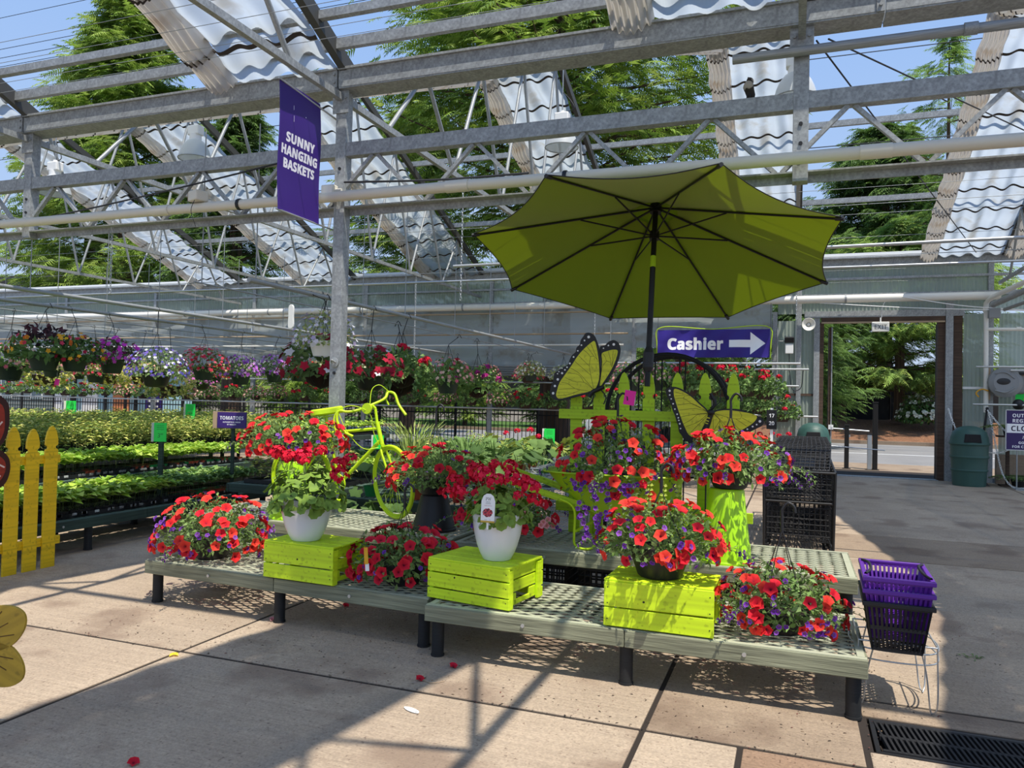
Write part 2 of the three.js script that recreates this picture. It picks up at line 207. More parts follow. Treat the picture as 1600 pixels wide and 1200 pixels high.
for (const [x, W] of [[-15.2, 1.6], [-11.4, 1.75], [-7.62, 1.6], [-3.78, 1.42], [.02, 1.38], [3.95, 1.5], [7.85, 3.86]]) {  // last entry: closed sheet, mostly unseen, added to shade the floor at right
  roofPanel(x, W, ZW + .08, YW, ZR, YR - .08, 'clear roof film gathered at one edge along the far slope'); roofPanel(x, W, ZG - .06, YG + .03, ZR, YR - .08, 'clear roof film gathered at one edge above the middle benches');
  roofPanel(x, W, ZG + .08, YG + .05, .4, YR - .08, 'clear roof film gathered at one edge over the paved aisle'); roofPanel(x, W, 6.4, YG + .05, .4, YR - .08, 'clear roof film gathered at one edge beyond the aisle ridge');
}
// ---------------------------------------------------------------- back wall
{
  const w = struct('wall_back', 'back greenhouse wall of corrugated sheets, film and steel posts'), PX = []; for (let k = -1; k < 8; k++) PX.push(.09 - 3.7 * k);
  for (const x of PX) mesh('post', rb(.1, 4.75, .1, x, 2.375, ZW), M.galv, w);
  mesh('post', rb(.12, 3.6, .12, .46, 1.8, ZW), M.galv, w); mesh('post', rb(.14, 3.75, .14, 3.03, 1.87, ZW + .05), M.galv, w); mesh('post', rb(.1, 3.6, .1, -.42, 1.8, ZW), M.galv, w);
  mesh('eave_beam', [bx(34, .16, .16, -11, 4.64, ZW), bx(34, .03, .3, -11, 4.73, ZW + .05)], M.galv, w); mesh('white_fascia', bx(34, .1, .05, -11, 4.82, ZW - .05), M.whiteP, w); mesh('girt', bx(34, .09, .08, -11, 3.93, ZW), M.galv, w); mesh('girt', bx(34, .05, .06, -11, 4.3, ZW + .03), M.galv, w);
  const corr = (x0, x1, y0, y1, z, m, n) => { const per = .076, k = Math.round((x1 - x0) / per * 4), g = PU(new THREE.PlaneGeometry(x1 - x0, y1 - y0, k, 1)); const p = g.attributes.position; for (let i = 0; i < p.count; i++) p.setZ(i, .014 * Math.sin(p.getX(i) * 2 * PI / per)); g.computeVertexNormals(); mesh(n, g.translate((x0 + x1) / 2, (y0 + y1) / 2, z), m, w); };
  for (let i = 0; i < PX.length - 1; i++) corr(PX[i + 1] + .05, PX[i] - .05, 3.97, 4.56, ZW - .02, M.poly, 'corrugated_sheet');
  corr(-.36, .4, 0, 3.4, ZW - .02, M.poly, 'corrugated_sheet'); corr(-.36, 4.6, 3.55, 3.9, ZW - .03, M.poly, 'corrugated_sheet'); corr(3.3, 3.85, .02, 3.5, ZW - .02, M.poly, 'corrugated_sheet'); corr(3.95, 8, .6, 3.5, ZW - .03, M.poly, 'corrugated_sheet');
  mesh('low_wall', bx(4, .6, .1, 5.9, .3, ZW), M.conc3, w); mesh('mid_rail', bx(.55, .05, .04, 3.57, 1.95, ZW), M.whiteP, w); mesh('mid_rail', bx(.76, .05, .04, .02, 1.75, ZW), M.brownWood, w);
  for (let i = 2; i < PX.length - 1; i++) { // slack film curtains with folds
    const x0 = PX[i + 1] + .04, x1 = PX[i] - .04; if (x1 > -.5 && x0 > -1) continue;
    const g = PU(new THREE.PlaneGeometry(x1 - x0, 1.7, 24, 16)), p = g.attributes.position; for (let k = 0; k < p.count; k++) { const X = p.getX(k), Y = p.getY(k); p.setZ(k, .03 * Math.sin(Y * 19 + .8 * Math.sin(X * 1.3 + i)) + .02 * Math.sin(X * 3 + Y * 7)); } g.computeVertexNormals(); mesh('film_curtain', g.translate((x0 + x1) / 2, 2.95, ZW + .05), M.sheet, w);
    for (let k = 0; k < 5; k++) mesh('curtain_roll', tube([[x0, 2.12 + k * .055, ZW + .1], [(x0 + x1) / 2, 2.11 + k * .055, ZW + .11 + .02 * R()], [x1, 2.12 + k * .055, ZW + .1]], .028, 6, 7), M.sheet, w);
  }
  { const x0 = -3.58, x1 = -.48, g = PU(new THREE.PlaneGeometry(x1 - x0, 1.0, 20, 10)), p = g.attributes.position; for (let k = 0; k < p.count; k++) p.setZ(k, .03 * Math.sin(p.getY(k) * 21 + Math.sin(p.getX(k) * 2))); g.computeVertexNormals(); mesh('film_curtain', g.translate((x0 + x1) / 2, 3.3, ZW + .05), M.sheet, w); }
  for (const [y, m, a, b] of [[3.66, M.rust, -26, -1], [3.13, M.rust, -26, -3.7], [2.86, M.pvc, -26, -3.8], [1.93, M.steel, -26, .1], [1.27, M.steel, -26, .5], [2.3, M.steel, -3.6, .3]]) mesh('rail_pipe', rod([a, y, ZW + .3], [b, y, ZW + .3], .022, 7), m, w);
  for (let x = -26; x < 3.5; x += 3) { mesh('heating_pipe', rod([x, 3.83, ZW + .28], [Math.min(x + 3, 3.9), 3.83, ZW + .28], .085, 12), M.pvc, w); mesh('pipe_band', rod([x, 3.83, ZW + .28], [x + .04, 3.83, ZW + .28], .095, 12), M.galv, w); }
  // door
  const d = struct('door_1', 'wide doorway with brown timber frame and galvanised header');
  mesh('header', bx(3.1, .14, .14, 1.75, 3.52, ZW + .03), M.galv, d); mesh('timber_header', bx(2.4, .1, .2, 1.75, 3.4, ZW), M.brownWood, d); mesh('header_trim', bx(2.4, .035, .06, 1.75, 3.335, ZW + .08), M.rust, d);
  mesh('jamb', bx(.14, 3.35, .22, 2.9, 1.675, ZW - .05), M.brownWood, d); mesh('jamb', bx(.05, 3.3, .12, 2.86, 1.65, ZW - .25), M.blackM, d); mesh('jamb', bx(.09, 3.35, .2, .56, 1.675, ZW - .05), M.brownWood, d); mesh('jamb', bx(.16, 3.5, .1, 3.2, 1.75, ZW), M.brownWood, d); mesh('door_leaf', bx(.05, 3.2, .5, .74, 1.65, ZW - .3), M.brownWood, d); mesh('door_edge', bx(.025, 3.2, .03, .775, 1.65, ZW - .04), M.galv, d); mesh('latch', [bx(.1, .1, .04, .77, 1.05, ZW), bx(.03, .05, .06, .79, 1.07, ZW)], M.whiteP, d); mesh('threshold', bx(2.2, .02, .25, 1.75, .004, ZW), M.galv, d);
  mesh('kick_brace', rod([.8, .62, -18.6], [1.9, .56, -18.7], .012, 6), M.steel, d);
}
// ---------------------------------------------------------------- trees
const sprayGeo = (() => { const p = [], n = []; const tri = (a, b, c) => { const N = V(0, 0, 0).crossVectors(A3(b).clone().sub(A3(a)), A3(c).clone().sub(A3(a))).normalize(); if (N.y < 0) { N.negate(); p.push(...a, ...c, ...b); } else p.push(...a, ...b, ...c); for (let i = 0; i < 3; i++) n.push(N.x * .5, N.y * .5 + .5, N.z * .5); }; for (let k = 0; k < 8; k++) for (const s of [-1, 1]) { const x = .06 + k * .115, L = .36 * (1 - k * .085), y = -.3 * x * x; tri([x - .05, y, 0], [x + .045, y, 0], [x + .15, y - .06 - .05 * (k % 3), s * L]); } tri([.85, -.2, -.04], [.85, -.2, .04], [1.15, -.36, 0]); const g = new THREE.BufferGeometry(); g.setAttribute('position', new THREE.Float32BufferAttribute(p, 3)); g.setAttribute('normal', new THREE.Float32BufferAttribute(n, 3)); return g; })();
const treeLeaf = P(0xffffff, { roughness: .95, transmission: .4, thickness: 0, side: 2, specularIntensity: .2 });
function tree(name, label, { x, z, h, r, base, nb, per, size, tr, cols, y0 = -.1, prof = 'cone', group }) {
  const t = thing(name, label, 'tree', [x, y0, z], 0, group), br = [], mats = [], q = new THREE.Quaternion(), up = V(0, 1, 0);
  mesh('trunk', lathe([[tr * 1.5, 0], [tr * 1.12, h * .02], [tr, h * .06], [tr * .8, h * .4], [tr * .35, h * .8], [.02, h * .98]], 12), M.bark, t);
  for (let k = 0; k < nb; k++) {
    const f = (k + R()) / nb, y = base + (h - base) * Math.pow(f, .9), a = k * 2.399 + R(), pf = prof === 'cone' ? Math.pow(1 - f, .75) * .92 + .08 : Math.sqrt(Math.max(0, 1 - Math.pow(2 * f - .75, 2))) * .9 + .1, L = r * pf * RR(.7, 1.1), rise = RR(-.02, .3) * L;
    const e = [Math.cos(a) * L, y + rise, Math.sin(a) * L]; if (L > .8 && k % 2 === 0) br.push(rod([0, y - .2 * L * .4, 0], e, Math.max(.02, tr * .13 * pf + .015), 5, .008));
    for (let i = 0; i < per * 1.6; i++) { const s = Math.pow(R(), .6) * .95 + .08, w = .14 * L + .25, px = Math.cos(a) * L * s + RR(-w, w) * s, pz = Math.sin(a) * L * s + RR(-w, w) * s, py = y + rise * s + RR(-.35, .3) * (.5 + .05 * L); q.setFromEuler(new THREE.Euler(RR(-.5, .5), -a + RR(-1.1, 1.1), RR(-.5, .25), 'YXZ')); const c = size * RR(.5, 1); mats.push(new THREE.Matrix4().compose(V(px, py, pz), q, V(c, c, c))); }
  }
  if (br.length) mesh('branches', br, M.bark, t);
  const im = new THREE.InstancedMesh(sprayGeo, treeLeaf, mats.length); im.name = 'foliage'; const c = new THREE.Color();
  mats.forEach((m, i) => { im.setMatrixAt(i, m); const k = pick(cols), v = RR(.75, 1.25) * 1.35; im.setColorAt(i, c.setRGB(k[0] * v, k[1] * v, k[2] * v)); }); im.castShadow = im.receiveShadow = true; t.add(stuff(im)); return t;
}
const G1 = [[.17, .26, .035], [.22, .31, .05], [.12, .20, .03], [.26, .34, .07]], G2 = [[.09, .16, .035], [.13, .22, .045], [.07, .12, .03]], G3 = [[.19, .30, .06], [.13, .21, .05], [.25, .36, .08]];
tree('cypress_tree', 'tall feathery green cypress beyond the hanging flower rows', { x: -32.5, z: -30, h: 22.5, r: 6.2, base: 5, nb: 190, per: 46, size: .95, tr: .5, cols: G1 });
tree('cypress_tree', 'feathery cypress with twin tops at the edge of the sky', { x: -38.5, z: -33, h: 22, r: 4.4, base: 4, nb: 120, per: 34, size: .95, tr: .4, cols: G1 });
tree('cypress_tree', 'shaded cypress with a thick trunk behind the film curtains', { x: -25.5, z: -30, h: 15.5, r: 4.2, base: 5, nb: 100, per: 34, size: .9, tr: .5, cols: G2 });
tree('cypress_tree', 'huge spreading cypress with a thick trunk beside the iron fence', { x: -6.4, z: -20.9, h: 16.5, r: 5.4, base: 5.2, nb: 210, per: 46, size: .7, tr: .46, cols: G1, prof: 'round' });
tree('cypress_tree', 'cypress filling the gap behind the girder and banner', { x: -16.5, z: -31, h: 15, r: 4.2, base: 4.5, nb: 110, per: 34, size: .85, tr: .35, cols: G2.concat(G1) });
tree('larch_tree', 'dark green conical tree seen past the lime umbrella', { x: 5.3, z: -53, h: 19.3, r: 6.6, base: 6.8, nb: 170, per: 46, size: 1.1, tr: .5, cols: G2.concat([G3[1]]) });
tree('poplar_tree', 'light airy tree rising above the dark conical tree', { x: 6.9, z: -42, h: 20, r: 2.8, base: 9, nb: 60, per: 14, size: .7, tr: .2, cols: G3, prof: 'round' });
tree('shade_tree', 'spreading tree with bright drooping boughs framed by the doorway', { x: 5.0, z: -43, h: 10, r: 5, base: 1.3, nb: 110, per: 50, size: .8, tr: .26, cols: G3.concat([[.26, .34, .07]]), y0: .8, prof: 'round' });
tree('shade_tree', 'dark leaning tree deep inside the doorway view', { x: 2.4, z: -45, h: 10, r: 4.6, base: 1.5, nb: 100, per: 50, size: .8, tr: .26, cols: G2.concat([G3[0]]), y0: .8, prof: 'round' });
tree('shade_tree', 'bushy green tree behind the red geranium row', { x: -4.2, z: -30, h: 6, r: 3, base: .8, nb: 60, per: 34, size: .6, tr: .2, cols: G2.concat(G1), y0: -.1, prof: 'round' });
tree('shade_tree', 'bushy green tree beside the cashier banner', { x: .0, z: -33, h: 6, r: 2.8, base: .8, nb: 60, per: 34, size: .6, tr: .2, cols: G2.concat([G3[1]]), y0: -.1, prof: 'round' });
// ---------------------------------------------------------------- display benches
function lattice(w, d, th, sp = .06, ang = .42, bw = .016) { // expanded grid top: two crossing sets of strips, cut to the rectangle
  const out = []; for (const s of [-1, 1]) { const c = Math.cos(ang), n = Math.sin(ang) * s, m = (w * Math.abs(n) + d * c) / 2; for (let o = -m + sp / 2; o < m; o += sp) { const px = -n * o, pz = c * o; let t0 = -9, t1 = 9; for (const [p, v, h] of [[px, c, w / 2], [pz, n, d / 2]]) { const a = (-h - p) / v, b = (h - p) / v; t0 = Math.max(t0, Math.min(a, b)); t1 = Math.min(t1, Math.max(a, b)); } if (t1 - t0 > .02) out.push(bar([px + c * t0, 0, pz + n * t0], [px + c * t1, 0, pz + n * t1], bw, th)); } } return out;
}
function bench(name, label, cx, cz, w, d, top, ry, mf, mg, ml, nl = 3, group, bh = .09) {
  const t = thing(name, label, 'bench', [cx, 0, cz], ry, group);
  for (const s of [1, -1]) for (const [a, b] of [[-w / 2, 0], [0, w / 2]]) { mesh('frame_board', rb(b - a - .003, bh, .035, (a + b) / 2, top - bh / 2, s * (d / 2 - .0175), 0, 0, 0, .005), mf, t); mesh('bolt', rod([s * .02 + (a + b) / 2, top - .045, s * d / 2 - s * .002], [s * .02 + (a + b) / 2, top - .045, s * d / 2 + s * .006], .011, 8), M.steel, t); }
  for (const s of [1, -1]) mesh('end_board', rb(.035, bh, d - .074, s * (w / 2 - .0175), top - bh / 2, 0, 0, 0, 0, .005), mf, t);
  mesh('grid_top', lattice(w - .06, d - .06, .005).map(g => g.translate(0, top - .003, 0)), mg, t); mesh('edge_strip', [bx(w - .01, .008, .035, 0, top - .001, d / 2 - .03), bx(w - .01, .014, .035, 0, top - .002, -d / 2 + .03), bx(.035, .014, d - .08, w / 2 - .03, top - .002, 0), bx(.035, .014, d - .08, -w / 2 + .03, top - .002, 0)], mg, t);
  for (let i = 0; i < nl; i++) for (const s of [1, -1]) { const x = -w / 2 + .06 + (w - .12) * i / (nl - 1); mesh('leg', [rod([x, 0, s * (d / 2 - .07)], [x, top - bh * .3, s * (d / 2 - .07)], .036, 12), rod([x, 0, s * (d / 2 - .07)], [x, .012, s * (d / 2 - .07)], .04, 12)], ml, t); }
  return t;
}
const BG = 'stepped display benches in the aisle';
bench('display_bench', 'low weathered plank bench holding the crate with the green-lit white pot', -3.15, -4.6, 2.3, .84, .3, -.05, M.bench, M.grid, M.leg);
bench('display_bench', 'low weathered plank bench under the three slat crate and the end petunia basket', -.82, -4.43, 2.34, .84, .3, 0, M.bench, M.grid, M.leg);
bench('display_bench', 'higher weathered bench carrying the lime bicycle', -3.5, -5.5, 2.5, .88, .49, -.05, M.bench, M.grid, M.leg);
bench('display_bench', 'higher weathered bench carrying the wheelbarrow and picket fence', -.93, -5.37, 2.6, .88, .49, 0, M.bench, M.grid, M.leg);
// ---------------------------------------------------------------- lime crates
function crate(label, cx, cz, ry, w, d, h, rows, y = .3) {
  const t = thing('wooden_crate', label, 'crate', [cx, y, cz], ry), th = .012, gap = .008; let y0 = .012;
  for (const s of [1, -1]) { y0 = .012; for (const f of rows) { const hh = (h - .024 - gap * (rows.length - 1)) * f; mesh('slat', rb(w, hh, th, 0, y0 + hh / 2, s * (d / 2 - th / 2) + RR(-.001, .001), 0, 0, RR(-.004, .004), .003), M.lime, t); y0 += hh + gap; } }
  const n = 4; for (let i = 0; i < n; i++) { const dw = (d - .004) / n - .006; mesh('top_slat', rb(w - .004, th, dw, RR(-.003, .003), h - .006, -d / 2 + (i + .5) * d / n, 0, RR(-.006, .006), 0, .003), M.lime, t); }
  for (const s of [1, -1]) { for (let k = 0; k < 3; k++) { const hh = (h - .03) / 3 - gap; mesh('end_slat', k === 0 ? merge([rb(.012, hh, d * .28, s * (w / 2 - .03), .02 + hh / 2, d * .33), rb(.012, hh, d * .28, s * (w / 2 - .03), .02 + hh / 2, -d * .33), rb(.012, hh * .45, d * .5, s * (w / 2 - .03), .02 + hh * .2, 0)]) : rb(.012, hh, d - .03, s * (w / 2 - .03), .02 + hh / 2 + k * (hh + gap), 0), M.lime, t); } for (const q of [1, -1]) mesh('corner_post', rb(.02, h - .03, .045, s * (w / 2 - .013), h / 2 - .008, q * (d / 2 - .036), 0, 0, 0, .003), M.lime, t); }
  for (const s of [1, -1]) for (const q of [1, -1]) mesh('nail', merge([0, 1, 2].map(k => rod([s * (w / 2 - .02), .05 + k * h * .32, q * (d / 2 - .002)], [s * (w / 2 - .02), .05 + k * h * .32, q * (d / 2 + .0012)], .0035, 6))), M.black, t);
  const kx = RR(-.1, .1); mesh('knot', rod([kx, h * .6, d / 2 - .003], [kx, h * .6, d / 2 + .0012], .006, 7), M.blackM, t);
}
crate('lime painted crate with two front slats and a geranium pot on top', -2.95, -4.32, -.06, .55, .36, .25, [.42, .58]);
crate('lime painted crate with three front slats under the tagged white pot', -1.73, -4.31, -.16, .56, .42, .25, [.28, .4, .32]);
crate('lime painted crate with two front slats under a black petunia bowl', -.65, -4.2, .0, .57, .36, .26, [.42, .58]);
// ---------------------------------------------------------------- lime buckets and pots
function bucket(label, x, z, r0, r1, h, m, y = .49, name = 'upturned_bucket') { const t = thing(name, label, 'bucket', [x, y, z]); mesh('body', lathe(wall([[r0 * 1.04, 0], [r0 * 1.04, .03], [r0, .035], [r0 * .965, .12 * h / .47], [r0 * .93, .125 * h / .47], [r1, h - .012], [r1 - .012, h]], .006), 40), m, t); mesh('base_disc', lathe([[.001, h - .014], [r1 - .012, h - .014], [r1 - .012, h], [.001, h]], 32), m, t); mesh('rim', lathe([[r0 * 1.03, 0], [r0 * 1.08, .002], [r0 * 1.08, .018], [r0 * 1.03, .022]], 40), m, t); return t; }
bucket('tall lime bucket turned upside down holding petunias beside the butterfly', -.4, -5.13, .158, .112, .47, M.limeB);
bucket('tall lime bucket turned upside down behind the white geranium pot', -3.86, -5.3, .165, .112, .47, M.limeB);
bucket('black nursery pot turned upside down under a red petunia basket', -2.58, -5.33, .16, .105, .27, M.black, .49, 'upturned_pot');
function whitePot(label, x, y, z, r, h) { const t = thing('planter_pot', label, 'pot', [x, y, z]); mesh('body', lathe(wall([[r * .5, 0], [r * .56, .004], [r * .69, h * .15], [r * .81, h * .32], [r * .91, h * .52], [r * .97, h * .7], [r * .99, h * .84], [r * .965, h * .845], [r * .965, h * .86], [r, h * .865], [r, h - .004], [r * .985, h]], .007), 48), M.white, t); mesh('bottom', lathe([[.001, 0], [r * .52, 0], [r * .52, .008], [.001, .008]], 32), M.white, t); mesh('soil', lathe([[.001, h * .86], [r * .95, h * .84]], 24), M.soil, t); return t; }
const pot1 = whitePot('glossy white planter pot with few flowers catching lime reflections', -3.0, .55, -4.28, .165, .275), pot2 = whitePot('white planter pot with a printed plant tag on its rim', -1.645, .55, -4.27, .15, .275);
{ const m = sign(256, 96, (x, w, h) => { x.fillStyle = '#3a3a3a'; x.font = 'italic bold 64px sans-serif'; x.fillText('PROVEN', w / 2, h / 2); }, '#e9ebef'); mesh('maker_mark', new THREE.PlaneGeometry(.03, .008).translate(0, 0, 0).rotateY(.55).translate(.073, .215, .1265), m, pot2); }
// ---------------------------------------------------------------- umbrella
{
  const c = V(-1.0098, 2.5765, -5.7583), n = V(-.0146, 1, -.2571).normalize(), u = V(0, 0, 0).crossVectors(n, V(0, 0, 1)).normalize(), w = V(0, 0, 0).crossVectors(n, u), ph = 3.5937, Rr = 1.37, H = .44;
  const t = thing('patio_umbrella', 'open lime green patio umbrella with black ribs and pole', 'umbrella'), O = (r, a, h) => c.clone().addScaledVector(u, r * Math.cos(a)).addScaledVector(w, r * Math.sin(a)).addScaledVector(n, h);
  const panel = (k, r0, r1, h0, off, nr, m, nm) => { const g = new THREE.BufferGeometry(), p = [], ix = [], na = 12; for (let j = 0; j <= nr; j++) for (let i = 0; i <= na; i++) { const s = i / na, f = r0 + (r1 - r0) * j / nr, A = ph + k * PI / 4, a = O(Rr * f, A, H * (1 - f) + off), b = O(Rr * f, A + PI / 4, H * (1 - f) + off), q = a.lerp(b, s), sc = 4 * s * (1 - s); q.addScaledVector(O(0, 0, 0).sub(q).addScaledVector(n, q.clone().sub(c).dot(n)), .055 * sc * f * f); q.addScaledVector(n, -.02 * sc * f); p.push(q.x, q.y, q.z); if (i < na && j < nr) { const e = j * (na + 1) + i; ix.push(e, e + 1, e + na + 1, e + 1, e + na + 2, e + na + 1); } } g.setAttribute('position', new THREE.Float32BufferAttribute(p, 3)); g.setIndex(ix); g.computeVertexNormals(); mesh(nm, g, m, t); };
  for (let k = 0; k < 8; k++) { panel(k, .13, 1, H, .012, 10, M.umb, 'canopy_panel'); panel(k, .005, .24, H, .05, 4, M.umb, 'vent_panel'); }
  const hub = O(0, 0, H), sl = O(0, 0, H - .24);
  for (let k = 0; k < 8; k++) { const a = ph + k * PI / 4; mesh('rib', rod(O(.02, a, H - .01), O(Rr * .985, a, H * .015), .0085, 6), M.umbM, t); mesh('strut', rod(O(.03, a, H - .24), O(Rr * .42, a, H * .58 - .01), .0065, 6), M.umbM, t); mesh('rib_cap', rod(O(Rr * .965, a, H * .035), O(Rr * 1.005, a, 0), .014, 8), M.black, t); const b = a + PI / 4, pts = [0, .25, .5, .75, 1].map(s => { const q = O(Rr, a, .012).lerp(O(Rr, b, .012), s); return q.lerp(c, .055 * 4 * s * (1 - s)).addScaledVector(n, -.02 * 4 * s * (1 - s)); }); mesh('edge_binding', tube(pts, .004, 12, 4), M.black, t); }
  mesh('hub', rod(O(0, 0, H - .045), O(0, 0, H + .02), .045, 12), M.umbM, t); mesh('slider', rod(O(0, 0, H - .27), O(0, 0, H - .21), .038, 12), M.umbM, t);
  const j = O(0, 0, H - .5); mesh('upper_pole', rod(hub, j, .02, 12), M.umbM, t); mesh('tilt_joint', rod(O(0, 0, H - .5), O(0, 0, H - .41), .0215, 12), M.limeT, t); mesh('lower_pole', rod(j, [-1.021, 1.62, -5.665], .021, 12), M.umbM, t);
  const pp = y => { const f = (j.y - y) / (j.y - 1.62); return V(j.x + (-1.021 - j.x) * f, y, j.z + (-5.665 - j.z) * f); }; mesh('collar', [rod(pp(1.76), pp(1.87), .04, 16), rod(pp(1.87), pp(1.91), .04, 16, .026), rod(pp(1.73), pp(1.76), .03, 16, .04), rod(pp(1.785), pp(1.795), .043, 16)], M.black, t);
}
// ---------------------------------------------------------------- picket fences
const picketShape = (w, h) => { const a = w / 2; return poly([[-a, 0], [a, 0], [a, h - .215], [a * .98, h - .2], [a * .62, h - .19], [a * .6, h - .17], [a * .98, h - .155], [a * .95, h - .11], [a * .7, h - .05], [a * .3, h - .01], [0, h], [-a * .3, h - .01], [-a * .7, h - .05], [-a * .95, h - .11], [-a * .98, h - .155], [-a * .6, h - .17], [-a * .62, h - .19], [-a * .98, h - .2], [-a, h - .215]]); };
{
  const t = thing('picket_fence', 'lime painted picket fence section standing under the umbrella', 'fence', [0, .49, -5.73]);
  for (const x of [-1.58, -1.4, -1.21, -1.02, -.81, -.61, -.41]) mesh('picket', PU(ext(picketShape(.085, 1.235), .014, .002)).translate(x, 0, -.02), M.limeF, t);
  mesh('rail', rb(1.42, .075, .03, -1.0, .91, .013), M.limeF, t); mesh('rail', rb(1.46, .075, .03, -.99, .2, .013), M.limeF, t);
  const y = thing('picket_fence', 'yellow painted picket fence beside the seedling benches', 'fence', [-5.9, 0, -4.2], PI / 2);
  for (let k = 0; k < 7; k++) mesh('picket', PU(ext(picketShape(.115, 1.19 - (k === 1 ? .02 : 0)), .016, .002)).translate(.55 - k * .17, 0, -.008), M.yfence, y);
  mesh('rail', rb(1.3, .07, .03, .0, .91, -.025), M.yfence, y); mesh('rail', rb(1.34, .07, .03, .0, .215, -.025), M.yfence, y);
}
// ---------------------------------------------------------------- painted butterflies
function butterfly(label, pos, ry, k, wings, body, rest) {
  const t = thing('butterfly_cutout', label, 'butterfly', pos, ry), S = (p) => p.map(([x, y]) => [(x - body[0]) * k, (body[1] - y) * k]);
  for (const w of wings) {
    const wing = mesh('wing', ext(spl(S(w.o), true, 90), .01, .0015).rotateY(w.r || 0), M.bfBlack, t);
    mesh('yellow_panel', PU(ext(spl(S(w.y), true, 70), .003)).translate(0, 0, .0115).rotateY(w.r || 0), M.bfYellow, wing);
    mesh('veins', w.v.map(v => { const q = S(v); return tube(q.length > 2 ? q.map(p => [p[0], p[1], .0145]) : [[...q[0], .0145], [(q[0][0] + q[1][0]) / 2, (q[0][1] + q[1][1]) / 2, .0145], [...q[1], .0145]], .0011, 8, 4).rotateY(w.r || 0); }), M.bfBlack, wing);
    mesh('white_spots', w.d.map(([x, y, r]) => { const [a, b] = S([[x, y]])[0]; return lathe([[.0001, .0135], [r * k, .0135], [r * k, .011]], 10).rotateX(PI / 2).translate(a, b, 0).rotateY(w.r || 0); }), M.whiteP, wing);
  }
  rest(t, S); return t;
}
butterfly('yellow painted butterfly with raised wings perched on the lime fence', [-1.415, 1.575, -5.64], .08, .000531, [
  { o: [[570, 95], [640, 130], [690, 230], [722, 330], [738, 450], [738, 650], [722, 800], [670, 905], [600, 955], [400, 1012], [250, 1052], [130, 1062], [60, 1040], [20, 960], [40, 850], [65, 790], [80, 680], [140, 640], [190, 600], [270, 555], [300, 480], [335, 415], [385, 370], [395, 310], [440, 265], [455, 200], [490, 150], [520, 105]], y: [[650, 212], [690, 330], [712, 450], [728, 600], [728, 750], [690, 870], [655, 905], [600, 930], [400, 980], [150, 1042], [112, 1000], [130, 900], [160, 810], [230, 705], [330, 562], [400, 450], [480, 350], [600, 240]],
    v: [[[655, 900], [610, 700], [585, 550], [600, 435], [490, 335]], [[600, 435], [650, 430], [700, 480]], [[650, 430], [540, 285]], [[700, 480], [600, 250]], [[655, 905], [420, 660], [310, 600]], [[610, 700], [380, 510]], [[585, 570], [430, 425]], [[655, 905], [510, 800], [400, 800], [240, 740]], [[510, 800], [440, 700], [280, 670]], [[600, 930], [380, 890], [270, 820], [180, 805]], [[380, 890], [150, 910]], [[460, 915], [300, 980], [130, 1000]]],
    d: [[567, 155, 20], [508, 205, 12], [465, 272, 12], [414, 353, 11], [355, 442, 13], [302, 535, 14], [262, 590, 12], [232, 628, 12], [192, 676, 16], [130, 767, 18], [90, 862, 17], [66, 967, 19], [190, 605, 9], [145, 655, 8], [125, 685, 9]] },
  { r: .3, o: [[735, 290], [800, 270], [850, 222], [920, 195], [985, 230], [1018, 310], [1008, 420], [960, 560], [900, 680], [810, 810], [745, 880], [690, 890], [725, 760], [745, 600], [745, 450], [728, 350]], y: [[755, 388], [840, 348], [920, 330], [975, 340], [960, 450], [900, 600], [820, 740], [735, 856], [752, 650], [758, 500]], v: [[[735, 850], [770, 560], [825, 490], [770, 390]], [[825, 490], [880, 510], [845, 355]], [[880, 510], [895, 580], [915, 340]], [[895, 580], [945, 380]]], d: [[921, 255, 19], [845, 272, 12], [775, 313, 10]] }],
  [660, 930], (t, S) => { const q = S([[800, 860], [720, 900], [640, 940], [590, 1010]]); mesh('body', tube(q.map(p => [...p, .018]), .017, 10, 8), M.bfBlack, t); mesh('perch_leg', tube(S([[660, 960], [640, 1060], [570, 1160]]).map(p => [...p, .015]), .006, 6, 6), M.bfBlack, t); mesh('perch_leg', tube(S([[760, 910], [830, 1000], [800, 1110]]).map(p => [...p, .01]), .005, 6, 6), M.bfBlack, t); });
